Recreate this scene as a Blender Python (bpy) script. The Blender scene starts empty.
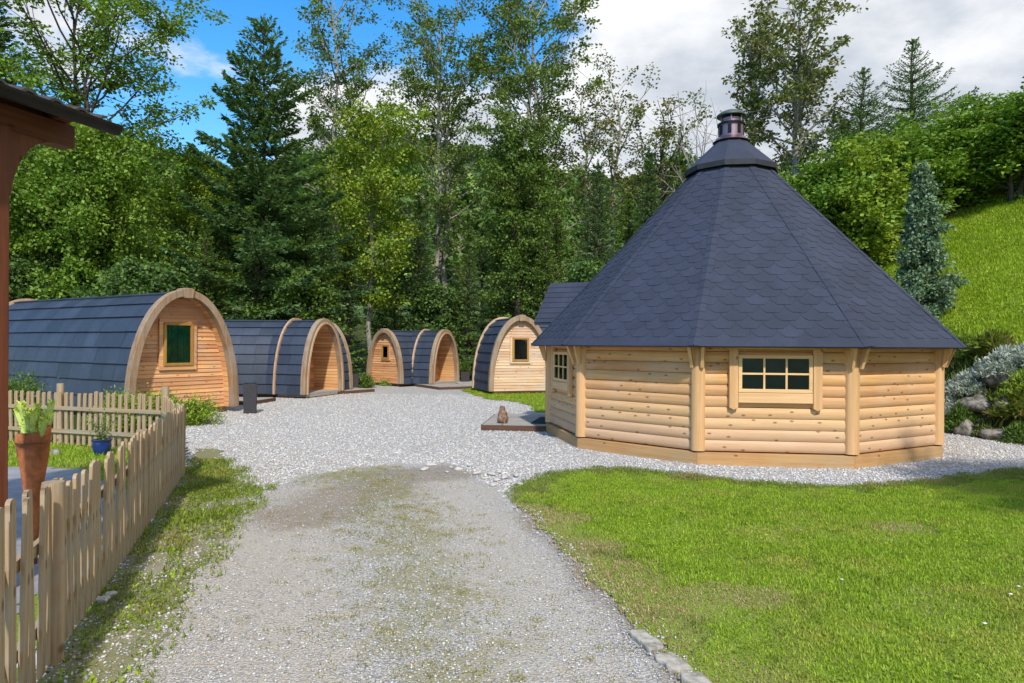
import bpy, bmesh, math, random
import numpy as np
from mathutils import Vector, Matrix
rng = np.random.default_rng(7)
random.seed(7)
R = math.radians
SC = bpy.context.scene
COL = SC.collection
H = 1.55           # eye height, equal to the eave height of the round hut
F = 683.0
def yh(px): return 345.7 + 0.006*(px-754)
def G(px, py, z=0.0):
    d = F*(H-z)/(py-yh(px)); return ((px-512)/F*d, d)
def ZT(px, py, Y): return H + (yh(px)-py)/F*Y
def PX(px, Y): return (px-512)/F*Y

# ------------------------------------------------------------------ materials
def newmat(name):
    m = bpy.data.materials.new(name); m.use_nodes = True
    nt = m.node_tree; nt.nodes.clear()
    out = nt.nodes.new('ShaderNodeOutputMaterial')
    return m, nt, out
class NT:
    def __init__(s, nt): s.nt = nt
    def n(s, t, **kw):
        nd = s.nt.nodes.new('ShaderNode'+t)
        for k, v in kw.items():
            if k.startswith('i_'):
                key = k[2:]
                key = int(key) if key.isdigit() else key.replace('_', ' ')
                nd.inputs[key].default_value = v
            else: setattr(nd, k, v)
        return nd
    def l(s, a, b): s.nt.links.new(a, b)
    def math(s, op, a, b=None, c=None, clamp=False):
        nd = s.nt.nodes.new('ShaderNodeMath'); nd.operation = op; nd.use_clamp = clamp
        for i, v in enumerate((a, b, c)):
            if v is None: continue
            if isinstance(v, (int, float)): nd.inputs[i].default_value = v
            else: s.l(v, nd.inputs[i])
        return nd.outputs[0]
    def mix(s, f, a, b, blend='MIX'):
        nd = s.nt.nodes.new('ShaderNodeMix'); nd.data_type = 'RGBA'; nd.blend_type = blend
        for i, v in ((0, f), (6, a), (7, b)):
            if isinstance(v, (int, float)): nd.inputs[i].default_value = v
            elif isinstance(v, tuple): nd.inputs[i].default_value = v if len(v) == 4 else (*v, 1)
            else: s.l(v, nd.inputs[i])
        return nd.outputs[2]
    def ramp(s, f, stops):
        nd = s.nt.nodes.new('ShaderNodeValToRGB'); e = nd.color_ramp.elements
        while len(e) < len(stops): e.new(0.5)
        for i, (p, c) in enumerate(stops):
            e[i].position = p; e[i].color = (c, c, c, 1) if isinstance(c, (int, float)) else (*c, 1)
        s.l(f, nd.inputs[0]); return nd.outputs[0]
    def sstep(s, v, a, b):
        nd = s.nt.nodes.new('ShaderNodeMapRange'); nd.interpolation_type = 'SMOOTHSTEP'
        nd.inputs['From Min'].default_value = a; nd.inputs['From Max'].default_value = b
        s.l(v, nd.inputs['Value']); return nd.outputs[0]
    def coord(s, scale=(1,1,1), kind='Object', rot=(0,0,0)):
        tc = s.n('TexCoord'); mp = s.n('Mapping')
        mp.inputs['Scale'].default_value = scale; mp.inputs['Rotation'].default_value = rot
        s.l(tc.outputs[kind], mp.inputs[0]); return mp.outputs[0]
    def noise(s, co, scale, detail=3, rough=.55, out='Fac'):
        nd = s.n('TexNoise'); nd.inputs['Scale'].default_value = scale
        nd.inputs['Detail'].default_value = detail; nd.inputs['Roughness'].default_value = rough
        s.l(co, nd.inputs['Vector']); return nd.outputs[out]
    def bump(s, h, strength=.5, dist=.01):
        nd = s.n('Bump'); nd.inputs['Strength'].default_value = strength; nd.inputs['Distance'].default_value = dist
        s.l(h, nd.inputs['Height']); return nd.outputs[0]
    def pbsdf(s, col, rough=.7, normal=None, metal=0, spec=.5):
        p = s.n('BsdfPrincipled')
        if isinstance(col, tuple): p.inputs['Base Color'].default_value = (*col, 1)
        else: s.l(col, p.inputs['Base Color'])
        if isinstance(rough, (int, float)): p.inputs['Roughness'].default_value = rough
        else: s.l(rough, p.inputs['Roughness'])
        p.inputs['Metallic'].default_value = metal
        p.inputs['Specular IOR Level'].default_value = spec
        if normal is not None: s.l(normal, p.inputs['Normal'])
        return p.outputs[0]

def wood(name, c1, c2, knots=.5, axis='x', grey=None, greyamt=0, rough=.65, grain=1.0, var=.25, lowgrey=None):
    m, nt, out = newmat(name); t = NT(nt)
    st = {'x': (.5, 14, 14), 'y': (14, .5, 14), 'z': (14, 14, .5)}[axis]
    g = t.n('NewGeometry')
    rnd = g.outputs['Random Per Island']
    tc = t.n('TexCoord')
    # shift each board so its grain differs
    add = t.n('VectorMath', operation='MULTIPLY_ADD'); cmb = t.n('CombineXYZ')
    r7 = t.math('MULTIPLY', rnd, 13.7)
    for i in range(3): t.l(r7, cmb.inputs[i])
    t.l(tc.outputs['Object'], add.inputs[0]); add.inputs[1].default_value = (1,1,1); t.l(cmb.outputs[0], add.inputs[2])
    mp = t.n('Mapping'); mp.inputs['Scale'].default_value = st; t.l(add.outputs[0], mp.inputs[0])
    gr = t.noise(mp.outputs[0], 1.6*grain, 5, .65)
    gr2 = t.noise(mp.outputs[0], 6*grain, 3, .6)
    f = t.math('ADD', t.math('MULTIPLY', gr, .7), t.math('MULTIPLY', gr2, .3))
    col = t.mix(t.sstep(f, .35, .65), c1, c2)
    hsv = t.n('HueSaturation'); t.l(col, hsv.inputs['Color'])
    t.l(t.math('ADD', t.math('MULTIPLY', rnd, var), 1-var*.5), hsv.inputs['Value'])
    t.l(t.math('ADD', t.math('MULTIPLY', rnd, .015), .4925), hsv.inputs['Hue'])
    col = hsv.outputs[0]
    big = t.noise(tc.outputs['Object'], 2.1, 4, .6)
    if grey:
        col = t.mix(t.math('MULTIPLY', t.sstep(big, .38, .68), greyamt), col, grey)
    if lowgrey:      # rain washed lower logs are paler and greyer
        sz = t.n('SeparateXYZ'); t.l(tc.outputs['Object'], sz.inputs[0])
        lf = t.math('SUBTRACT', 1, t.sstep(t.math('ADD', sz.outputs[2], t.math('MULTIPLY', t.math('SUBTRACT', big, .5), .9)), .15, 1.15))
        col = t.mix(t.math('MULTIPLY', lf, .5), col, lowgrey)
    if knots > 0:
        sp = t.n('SeparateXYZ'); t.l(add.outputs[0], sp.inputs[0]); cb = t.n('CombineXYZ')
        kx, kz = {'x': (3.6, 7.5), 'y': (7.5, 3.6), 'z': (7.5, 3.6)}[axis]
        t.l(t.math('MULTIPLY', sp.outputs[0], kx), cb.inputs[0]); t.l(t.math('MULTIPLY', sp.outputs[2], kz), cb.inputs[1])
        vo = t.n('TexVoronoi', voronoi_dimensions='2D'); vo.inputs['Scale'].default_value = 1.0; vo.inputs['Randomness'].default_value = 1
        t.l(cb.outputs[0], vo.inputs['Vector'])
        k = t.math('SUBTRACT', 1, t.sstep(vo.outputs['Distance'], .05, .13))
        sel = t.n('SeparateColor'); t.l(vo.outputs['Color'], sel.inputs[0])
        k = t.math('MULTIPLY', k, t.math('GREATER_THAN', sel.outputs[0], 1-knots))
        col = t.mix(t.math('MULTIPLY', k, .8), col, (c1[0]*.28, c1[1]*.2, c1[2]*.16))
    nrm = t.bump(f, .35, .004)
    t.l(t.pbsdf(col, rough, nrm, spec=.3), out.inputs[0]); return m

def plain(name, c, rough=.6, metal=0, nscale=8, amt=.25, bump=.2, spec=.5):
    m, nt, out = newmat(name); t = NT(nt); co = t.coord()
    f = t.noise(co, nscale, 5, .6)
    col = t.mix(t.sstep(f, .3, .7), tuple(v*(1-amt) for v in c), tuple(min(1, v*(1+amt)) for v in c))
    t.l(t.pbsdf(col, rough, t.bump(f, bump, .01), metal, spec), out.inputs[0]); return m

def slate(name, c, nscale=30, var=.35, rough=.75):
    m, nt, out = newmat(name); t = NT(nt); co = t.coord()
    rnd = t.n('NewGeometry').outputs['Random Per Island']
    f = t.noise(co, nscale, 4, .7); f2 = t.noise(co, 1.3, 4, .6); f3 = t.noise(co, 260, 2, .5)
    v = t.math('ADD', t.math('MULTIPLY', rnd, var), 1-var/2)
    v = t.math('MULTIPLY', v, t.math('ADD', t.math('MULTIPLY', f, .5), .75))
    v = t.math('MULTIPLY', v, t.math('ADD', t.math('MULTIPLY', f2, .5), .75))
    v = t.math('MULTIPLY', v, t.math('ADD', t.math('MULTIPLY', f3, .8), .6))
    f4 = t.noise(t.coord((2.2,2.2,.5)), 1.2, 5, .65); v = t.math('MULTIPLY', v, t.math('ADD', t.math('MULTIPLY', f4, .7), .65))
    hsv = t.n('HueSaturation'); hsv.inputs['Color'].default_value = (*c, 1); t.l(v, hsv.inputs['Value'])
    t.l(t.pbsdf(hsv.outputs[0], rough, t.bump(f3, .4, .003), spec=.4), out.inputs[0]); return m

def leafmat(name, c1, c2, c3=None, trans=.35, patch=.4, rough=.55, nsc=.45, lo=.5, hi=.68, dark=0):
    m, nt, out = newmat(name); t = NT(nt)
    at = t.n('Attribute', attribute_name='rnd'); r = at.outputs['Fac']
    col = t.mix(r, c1, c2)
    n1 = t.noise(t.coord(), nsc, 4, .6)
    if c3: col = t.mix(t.math('MULTIPLY', t.sstep(n1, lo, hi), patch), col, c3)
    if dark: col = t.mix(t.math('MULTIPLY', t.sstep(t.noise(t.coord((1,1,.2)), nsc*3.3, 4, .7), .5, .7), dark), col, tuple(v*.45 for v in c1))
    rr = t.math('FRACT', t.math('MULTIPLY', r, 7.31))
    hsv = t.n('HueSaturation'); t.l(col, hsv.inputs['Color']); t.l(t.math('ADD', t.math('MULTIPLY', rr, .6), .7), hsv.inputs['Value'])
    p = t.pbsdf(hsv.outputs[0], rough, spec=.35)
    tr = t.n('BsdfTranslucent'); t.l(t.mix(1, hsv.outputs[0], (1.0, 1.0, .55), 'MULTIPLY'), tr.inputs[0])
    mx = t.n('MixShader'); mx.inputs[0].default_value = trans
    t.l(p, mx.inputs[1]); t.l(tr.outputs[0], mx.inputs[2]); t.l(mx.outputs[0], out.inputs[0]); return m

def bark(name, c1, c2):
    m, nt, out = newmat(name); t = NT(nt)
    f = t.noise(t.coord((8, 8, 1.5)), 2, 5, .7)
    t.l(t.pbsdf(t.mix(t.sstep(f, .35, .65), c1, c2), .9, t.bump(f, .6, .03), spec=.2), out.inputs[0]); return m

def glassmat(name, tint=(.02,.025,.03)):
    m, nt, out = newmat(name); t = NT(nt)
    tr = t.n('BsdfTransparent'); tr.inputs[0].default_value = (.7, .75, .72, 1)
    gl = t.n('BsdfGlossy'); gl.inputs['Roughness'].default_value = .03
    fr = t.n('Fresnel'); fr.inputs[0].default_value = 1.6
    mx = t.n('MixShader'); t.l(fr.outputs[0], mx.inputs[0]); t.l(tr.outputs[0], mx.inputs[1]); t.l(gl.outputs[0], mx.inputs[2])
    t.l(mx.outputs[0], out.inputs[0]); return m

M = {}
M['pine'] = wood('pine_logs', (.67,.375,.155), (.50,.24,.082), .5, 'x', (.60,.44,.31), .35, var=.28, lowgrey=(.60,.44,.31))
M['pine_post'] = wood('pine_post', (.71,.44,.21), (.58,.33,.14), .3, 'z', var=.15)
M['pine_base'] = wood('pine_base', (.56,.33,.13), (.42,.22,.08), .3, 'x', (.4,.3,.17), .5, var=.15)
M['pine_win'] = wood('pine_window', (.78,.51,.26), (.66,.40,.18), .1, 'x', var=.1)
M['larch'] = wood('larch_boards', (.76,.41,.195), (.52,.24,.10), .3, 'x', (.55,.38,.25), .5, var=.45)
M['larch_pale'] = wood('larch_boards_pale', (.72,.50,.33), (.55,.33,.19), .3, 'x', (.6,.5,.4), .6, var=.4)
M['larch_red'] = wood('larch_boards_red', (.74,.38,.17), (.48,.20,.08), .3, 'x', (.55,.38,.25), .35, var=.45)
M['lining'] = wood('lining_boards', (.76,.43,.20), (.58,.29,.12), .25, 'y', var=.3)
M['arch'] = wood('arch_wood', (.40,.26,.145), (.22,.135,.08), 0, 'z', (.33,.28,.22), .7, grain=.6, var=.2)
M['arch_thin'] = wood('arch_strip', (.60,.42,.27), (.42,.27,.16), 0, 'z', var=.2)
M['window_wood'] = wood('window_wood', (.42,.23,.06), (.33,.17,.04), 0, 'z', var=.1, rough=.45)
M['door'] = wood('door_wood', (.33,.12,.04), (.22,.07,.025), 0, 'z', var=.3, rough=.5)
M['fence'] = wood('fence_wood', (.44,.31,.18), (.25,.17,.10), .35, 'z', (.36,.32,.25), .8, var=.5)
M['fence_x'] = wood('fence_rail_wood', (.42,.31,.19), (.27,.19,.11), .2, 'x', (.33,.30,.24), .7, var=.3)
M['deck'] = wood('deck_wood', (.40,.36,.32), (.30,.26,.22), .1, 'x', (.36,.34,.32), .7, var=.3)
M['deck_edge'] = wood('deck_edge_wood', (.13,.07,.04), (.08,.04,.025), 0, 'x', var=.3)
M['brown'] = wood('brown_timber', (.19,.06,.026), (.11,.034,.016), .1, 'z', var=.15, rough=.5)
M['brown_x'] = wood('brown_timber_beam', (.19,.062,.026), (.11,.035,.016), .1, 'x', var=.15, rough=.5)
M['shingle'] = slate('roof_shingle', (.031,.038,.064), 40, .2, .85)
M['slate'] = slate('roof_slate', (.036,.048,.074), 14, .4, .55)
M['dark'] = plain('dark_edge', (.018,.02,.026), .7)
M['under'] = wood('eave_boards', (.45,.30,.16), (.34,.2,.1), .2, 'x')
M['steel'] = plain('chimney_steel', (.24,.17,.20), .45, .9, 4, .2, .05)
M['cap_green'] = plain('chimney_cap', (.10,.13,.11), .45, .6)
M['gutter'] = plain('gutter_metal', (.022,.018,.018), .5, .5)
M['corrugated'] = plain('corrugated_sheet', (.05,.042,.038), .8, 0, 20, .4)
M['glass'] = glassmat('window_glass')
M['interior'] = plain('dark_interior', (.09,.11,.14), .3, 0, 3, .3, 0)
M['curtain_green'] = plain('green_curtain', (.10,.55,.27), .9, 0, 6, .3)
M['curtain_grey'] = plain('grey_curtain', (.22,.22,.26), .9, 0, 6, .3)
M['iron'] = plain('dark_handle', (.02,.02,.02), .4, .8)
M['rust'] = plain('rusted_steel', (.40,.13,.045), .75, .2, 9, .45, .3)
M['blue'] = plain('blue_glaze', (.012,.035,.17), .15, 0, 5, .2, .05)
M['wicker'] = plain('woven_planter', (.035,.032,.036), .7, 0, 60, .5, .8)
M['mat'] = plain('black_mat', (.02,.02,.022), .95, 0, 90, .4, .5)
M['soil'] = plain('soil', (.05,.032,.02), .95, 0, 30, .4, .6)
M['stone'] = plain('pale_stone', (.50,.47,.43), .85, 0, 9, .25, .5)
M['rock'] = plain('bank_rock', (.20,.18,.15), .95, 0, 9, .65, 1.0)
M['kerb'] = plain('kerb_concrete', (.33,.30,.25), .95, 0, 18, .45, .9)
M['paving'] = plain('garden_paving', (.26,.26,.28), .85, 0, 5, .2, .4)
M['bark_d'] = bark('bark_dark', (.045,.035,.028), (.09,.075,.06))
M['bark_p'] = bark('bark_pale', (.20,.18,.15), (.38,.36,.32))
M['leaf_bright'] = leafmat('leaf_bright', (.12,.235,.03), (.24,.38,.045), (.36,.44,.05))
M['leaf_yellow'] = leafmat('leaf_yellow', (.19,.31,.03), (.33,.43,.045), (.44,.47,.05))
M['leaf_mid'] = leafmat('leaf_mid', (.09,.17,.035), (.18,.28,.045), (.28,.33,.045))
M['leaf_ash'] = leafmat('leaf_ash', (.12,.20,.05), (.23,.31,.07), (.32,.35,.07))
M['leaf_rusty'] = leafmat('leaf_rusty', (.13,.18,.05), (.23,.26,.07), (.34,.23,.09), patch=.6)
M['leaf_dark'] = leafmat('leaf_dark', (.08,.16,.045), (.16,.26,.06), None)
M['needle'] = leafmat('needle_dark', (.085,.17,.07), (.16,.27,.09), (.21,.31,.09), .35)
M['needle_light'] = leafmat('needle_light', (.13,.23,.05), (.24,.36,.07), (.31,.41,.07), .35)
M['needle_blue'] = leafmat('needle_blue', (.13,.22,.11), (.25,.35,.22), (.13,.22,.06), .25)
M['silver'] = leafmat('silver_foliage', (.36,.43,.37), (.68,.71,.66), (.20,.30,.12), .25, patch=.5)
M['juniper'] = leafmat('juniper', (.18,.29,.03), (.34,.44,.05), None, .25)
M['succulent'] = leafmat('succulent', (.62,.75,.10), (.85,.92,.25), None, .2)
M['succ_stem'] = plain('succulent_stem', (.50,.62,.16), .6)
M['grass'] = leafmat('grass_blade', (.22,.36,.02), (.42,.55,.04), (.48,.46,.09), .45, .7, nsc=1.3, lo=.48, hi=.68, dark=.6)
M['grass_dry'] = leafmat('grass_dry', (.34,.24,.11), (.50,.40,.20), (.28,.30,.08), .3, .5, nsc=5)
M['grass_moss'] = leafmat('grass_moss', (.26,.24,.07), (.42,.38,.14), None, .3)
M['grass_dull'] = leafmat('grass_dull', (.14,.21,.025), (.25,.29,.05), (.34,.25,.10), .35, .75, nsc=1.6)
M['meadow'] = leafmat('meadow_blade', (.24,.36,.02), (.38,.50,.03), (.42,.44,.05), .4)
M['fur'] = plain('cat_fur', (.20,.12,.075), .9, 0, 25, .6, .3)
M['petal'] = plain('white_petal', (.8,.8,.78), .8)
M['flower_y'] = plain('yellow_petal', (.7,.5,.02), .8)

def gravel(name, scale, lo, hi, moss=0, dirt=0):
    m, nt, out = newmat(name); t = NT(nt); co = t.coord()
    wob = t.noise(co, 30, 2, .5, 'Color')
    va = t.n('VectorMath', operation='MULTIPLY_ADD'); t.l(wob, va.inputs[0]); va.inputs[1].default_value = (.012,)*3; t.l(co, va.inputs[2])
    vo = t.n('TexVoronoi'); vo.inputs['Scale'].default_value = scale; t.l(va.outputs[0], vo.inputs['Vector'])
    v2 = t.n('TexVoronoi'); v2.inputs['Scale'].default_value = scale*2.3; t.l(va.outputs[0], v2.inputs['Vector'])
    s1 = t.n('SeparateColor'); t.l(vo.outputs['Color'], s1.inputs[0])
    s2 = t.n('SeparateColor'); t.l(v2.outputs['Color'], s2.inputs[0])
    c = t.mix(s1.outputs[0], lo, hi)
    c = t.mix(t.math('MULTIPLY', t.math('GREATER_THAN', s1.outputs[1], .75), .5), c, (hi[0]*1.0, hi[1]*.9, hi[2]*.76))
    c = t.mix(.4, c, t.mix(s2.outputs[0], lo, hi))
    edge = t.sstep(vo.outputs['Distance'], .35, .75)
    c = t.mix(t.math('MULTIPLY', edge, .65), c, tuple(v*.35 for v in lo))
    big = t.noise(co, .55, 4, .6); mid = t.noise(co, 2.2, 4, .65); fine = t.noise(co, 14, 4, .7)
    c = t.mix(t.math('MULTIPLY', t.sstep(big, .4, .7), .22), c, tuple(v*.62 for v in hi))
    if dirt:
        at = t.n('Attribute', attribute_name='rut'); rut = at.outputs['Fac']
        sand = t.mix(fine, (.38,.33,.265), (.54,.48,.40))
        f = t.sstep(t.math('ADD', mid, t.math('MULTIPLY', rut, .45)), .40, .78)
        c = t.mix(t.math('MULTIPLY', f, dirt), c, sand)
        darker = t.n('Attribute', attribute_name='darker').outputs['Fac']
        wf = t.sstep(t.math('ADD', t.math('MULTIPLY', mid, .8), darker), .72, 1.25)
        c = t.mix(t.math('MULTIPLY', wf, .7), c, (.58,.51,.44), 'MULTIPLY')
    if moss:
        mo = t.n('Attribute', attribute_name='moss').outputs['Fac']
        f = t.math('ADD', t.math('ADD', t.math('MULTIPLY', fine, .55), t.math('MULTIPLY', mid, .6)), t.math('MULTIPLY', mo, .5))
        f = t.sstep(f, .74, .94)
        c = t.mix(t.math('MULTIPLY', f, moss), c, t.mix(fine, (.20,.18,.05), (.30,.27,.10)))
    hgt = t.math('SUBTRACT', 1, vo.outputs['Distance'])
    hgt = t.math('ADD', hgt, t.math('MULTIPLY', t.math('SUBTRACT', 1, v2.outputs['Distance']), .4))
    t.l(t.pbsdf(c, .85, t.bump(hgt, .9, .6/scale), spec=.3), out.inputs[0]); return m
M['gravel'] = gravel('white_gravel', 40, (.38,.36,.345), (.68,.655,.63))
M['drive'] = gravel('drive_gravel', 60, (.36,.34,.315), (.65,.62,.58), moss=.62, dirt=.60)

def soilgrass(name, g1, g2, dry, dryamt):
    m, nt, out = newmat(name); t = NT(nt); co = t.coord()
    f = t.noise(co, 20, 4, .7); b = t.noise(co, 1.1, 4, .6); d = t.noise(co, 90, 2, .6)
    c = t.mix(f, g1, g2); c = t.mix(t.math('MULTIPLY', t.sstep(b, .48, .66), dryamt), c, dry)
    c = t.mix(t.math('MULTIPLY', t.sstep(d, .55, .7), .4), c, (.05,.06,.01))
    t.l(t.pbsdf(c, .95, t.bump(d, .8, .02), spec=.1), out.inputs[0]); return m
M['turf'] = soilgrass('turf', (.16,.24,.03), (.28,.36,.05), (.27,.22,.10), .7)
M['verge'] = soilgrass('verge_soil', (.20,.20,.08), (.30,.28,.17), (.36,.32,.26), .8)
M['hillgrass'] = soilgrass('hill_grass', (.17,.26,.018), (.28,.37,.026), (.30,.30,.06), .4)
M['floor'] = soilgrass('forest_floor', (.04,.06,.012), (.07,.09,.02), (.08,.06,.03), .5)

def farhill():
    m, nt, out = newmat('far_hill'); t = NT(nt); co = t.coord()
    f = t.noise(co, .25, 5, .75); me = t.noise(co, .012, 2, .5)
    c = t.mix(t.sstep(f, .35, .65), (.06,.11,.05), (.13,.20,.07))
    c = t.mix(t.sstep(me, .50, .53), c, (.30,.42,.10))
    t.l(t.pbsdf(c, .95, t.bump(f, 1, 3), spec=.1), out.inputs[0]); return m
M['farhill'] = farhill()

# ------------------------------------------------------------------ mesh tools
def link(o, parent=None, loc=(0,0,0), rz=0):
    COL.objects.link(o); o.location = loc; o.rotation_euler = (0, 0, rz)
    if parent is not None: o.parent = parent
    return o
class MB:
    def __init__(s): s.v = []; s.f = []
    def add(s, vs, fs):
        b = len(s.v); s.v += [tuple(map(float, v)) for v in vs]; s.f += [tuple(b+i for i in f) for f in fs]; return s
    def box(s, x0, x1, y0, y1, z0, z1, jit=0):
        v = [(x, y, z) for x in (x0, x1) for y in (y0, y1) for z in (z0, z1)]
        if jit: v = [tuple(c+random.uniform(-jit, jit) for c in p) for p in v]
        return s.add(v, [(0,1,3,2),(4,6,7,5),(0,4,5,1),(2,3,7,6),(0,2,6,4),(1,5,7,3)])
    def beam(s, a, b, w, h, up=(0,0,1)):
        a = Vector(a); b = Vector(b); d = (b-a).normalized(); u = Vector(up); r = d.cross(u).normalized(); u = r.cross(d)
        v = [p + r*(i*w/2) + u*(j*h/2) for p in (a, b) for i in (-1, 1) for j in (-1, 1)]
        return s.add(v, [(0,1,3,2),(4,6,7,5),(0,4,5,1),(2,3,7,6),(0,2,6,4),(1,5,7,3)])
    def prism(s, poly, y0, y1):   # polygon in xz extruded along y
        n = len(poly); v = [(x, y0, z) for x, z in poly] + [(x, y1, z) for x, z in poly]
        f = [tuple(range(n)), tuple(reversed(range(n, 2*n)))] + [(i, i+n, (i+1)%n+n, (i+1)%n) for i in range(n)]
        return s.add(v, f)
    def prismz(s, poly, z0, z1):
        n = len(poly); v = [(x, y, z0) for x, y in poly] + [(x, y, z1) for x, y in poly]
        f = [tuple(reversed(range(n))), tuple(range(n, 2*n))] + [(i, (i+1)%n, (i+1)%n+n, i+n) for i in range(n)]
        return s.add(v, f)
    def tube(s, pts, rad, n=8, cap=True):
        P = [Vector(p) for p in pts]; vs = []
        for i, p in enumerate(P):
            d = (P[min(i+1, len(P)-1)] - P[max(i-1, 0)]).normalized()
            a = d.cross(Vector((.31, .95, .1))).normalized(); b = d.cross(a)
            r = rad[i] if hasattr(rad, '__len__') else rad
            vs += [p + a*(math.cos(2*math.pi*k/n)*r) + b*(math.sin(2*math.pi*k/n)*r) for k in range(n)]
        fs = [(i*n+k, i*n+(k+1)%n, (i+1)*n+(k+1)%n, (i+1)*n+k) for i in range(len(P)-1) for k in range(n)]
        if cap: fs += [tuple(reversed(range(n))), tuple(range((len(P)-1)*n, len(P)*n))]
        return s.add(vs, fs)
    def lathe(s, prof, n=32, c=(0,0), closed=False):
        vs = [(c[0]+r*math.cos(2*math.pi*k/n), c[1]+r*math.sin(2*math.pi*k/n), z) for r, z in prof for k in range(n)]
        m = len(prof)
        fs = [(i*n+k, i*n+(k+1)%n, (i+1)*n+(k+1)%n, (i+1)*n+k) for i in range(m-1) for k in range(n)]
        fs += [tuple(reversed(range(n))), tuple(range((m-1)*n, m*n))]
        return s.add(vs, fs)
    def build(s, name, mat, parent=None, loc=(0,0,0), rz=0, smooth=False, bevel=0):
        me = bpy.data.meshes.new(name); me.from_pydata(s.v, [], s.f); me.materials.append(mat)
        if smooth:
            me.polygons.foreach_set('use_smooth', [True]*len(me.polygons))
            me.set_sharp_from_angle(angle=R(40))
        o = bpy.data.objects.new(name, me); link(o, parent, loc, rz)
        if bevel:
            b = o.modifiers.new('bevel', 'BEVEL'); b.width = bevel; b.segments = 2; b.limit_method = 'ANGLE'
        return o
def thing(name, label, cat, loc=(0,0,0), rz=0, group=None):
    o = bpy.data.objects.new(name, None); link(o, None, loc, rz); return tag(o, label, cat, group)
def tag(o, label, cat, group=None):
    o['label'] = label; o['category'] = cat
    if group: o['group'] = group
    return o
def struct(o, kind='structure'): o['kind'] = kind; return o
def arr_mesh(name, V, Fa, mat, rnd=None, attrs=None):
    me = bpy.data.meshes.new(name); k = Fa.shape[1]
    me.vertices.add(len(V)); me.vertices.foreach_set('co', np.asarray(V, np.float32).ravel())
    me.loops.add(Fa.size); me.loops.foreach_set('vertex_index', Fa.astype(np.int32).ravel())
    me.polygons.add(len(Fa)); me.polygons.foreach_set('loop_start', np.arange(0, Fa.size, k, dtype=np.int32))
    if rnd is not None:
        a = me.attributes.new('rnd', 'FLOAT', 'FACE'); a.data.foreach_set('value', rnd.astype(np.float32))
    for nm, val in (attrs or {}).items():
        a = me.attributes.new(nm, 'FLOAT', 'POINT'); a.data.foreach_set('value', val.astype(np.float32))
    me.update(calc_edges=True); me.materials.append(mat); return me
def unit(a): return a/np.maximum(np.linalg.norm(a, axis=-1, keepdims=True), 1e-9)
def leaves(P, D, L, W, up=None, fold=.25):
    """leaf quads: P base, D direction, L length, W width"""
    n = len(P); D = unit(D)
    if up is None: up = rng.normal(size=(n,3))*.7 + np.array([0,0,1.0])
    S = unit(np.cross(D, up)); N = np.cross(S, D)
    L = np.broadcast_to(L, n)[:, None]; W = np.broadcast_to(W, n)[:, None]
    V = np.empty((n,4,3)); V[:,0] = P; V[:,1] = P + D*L*.5 + S*W*.5 + N*W*fold; V[:,2] = P + D*L; V[:,3] = P + D*L*.5 - S*W*.5 + N*W*fold
    return V.reshape(-1,3)
def leafobj(name, Vs, mat, parent=None):
    V = np.concatenate(Vs) if isinstance(Vs, list) else Vs
    n = len(V)//4
    me = arr_mesh(name, V, np.arange(n*4).reshape(n,4), mat, rng.random(n))
    o = bpy.data.objects.new(name, me); link(o, parent); return o

# ------------------------------------------------------------------ terrain
def segdist(x, y, line):
    best = np.full(np.shape(x), 1e9)
    for (ax, ay), (bx, by) in zip(line[:-1], line[1:]):
        dx, dy = bx-ax, by-ay; t = np.clip(((x-ax)*dx+(y-ay)*dy)/(dx*dx+dy*dy), 0, 1)
        best = np.minimum(best, np.hypot(x-ax-t*dx, y-ay-t*dy))
    return best
def inside(x, y, poly):
    x = np.asarray(x, float); y = np.asarray(y, float); c = np.zeros(x.shape, bool); n = len(poly)
    for i in range(n):
        x1, y1 = poly[i]; x2, y2 = poly[(i+1)%n]
        if y1 == y2: continue
        c ^= ((y1 > y) != (y2 > y)) & (x < (x2-x1)*(y-y1)/(y2-y1)+x1)
    return c
def sdf(x, y, poly):
    d = segdist(x, y, poly+[poly[0]]); return np.where(inside(x, y, poly), d, -d)
_ph = rng.random((14, 3))*6.28; _fr = rng.normal(size=(14, 2))
def wob(x, y, s=1.0):     # smooth pseudo noise, about -1..1
    r = 0
    for i in range(14):
        k = s*(.6+.35*i); a = 1/(1+.25*i)
        r = r + a*np.sin(_fr[i,0]*k*x+_fr[i,1]*k*y*1.1+_ph[i,0])
    return r/3.2
BANK = [(12.5,9.2),(9.9,9.6),(8.75,10.4),(8.25,11.3),(8.0,12.4),(7.8,15),(7.2,20),(6.5,26),(6,40),(5,200)]
BPOLY = BANK + [(300,200),(300,9.2)]
def terr(x, y):
    x = np.asarray(x, float); y = np.asarray(y, float)
    d = np.maximum(sdf(x, y, BPOLY), 0)
    base = np.clip(1.32+.405*(x-9)+.255*(y-12), .75, 12)
    h = np.minimum(d*1.5, base)
    h = np.where(d > 0, h + .05*wob(x, y, 1.2)*np.minimum(d, 1), 0)
    back = np.clip((y-34)*.10, 0, 6)*np.clip((8-x)/8+1, 0, 1)
    return h + np.where(d > 0, 0, 0)+np.maximum(back-h, 0)
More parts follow.
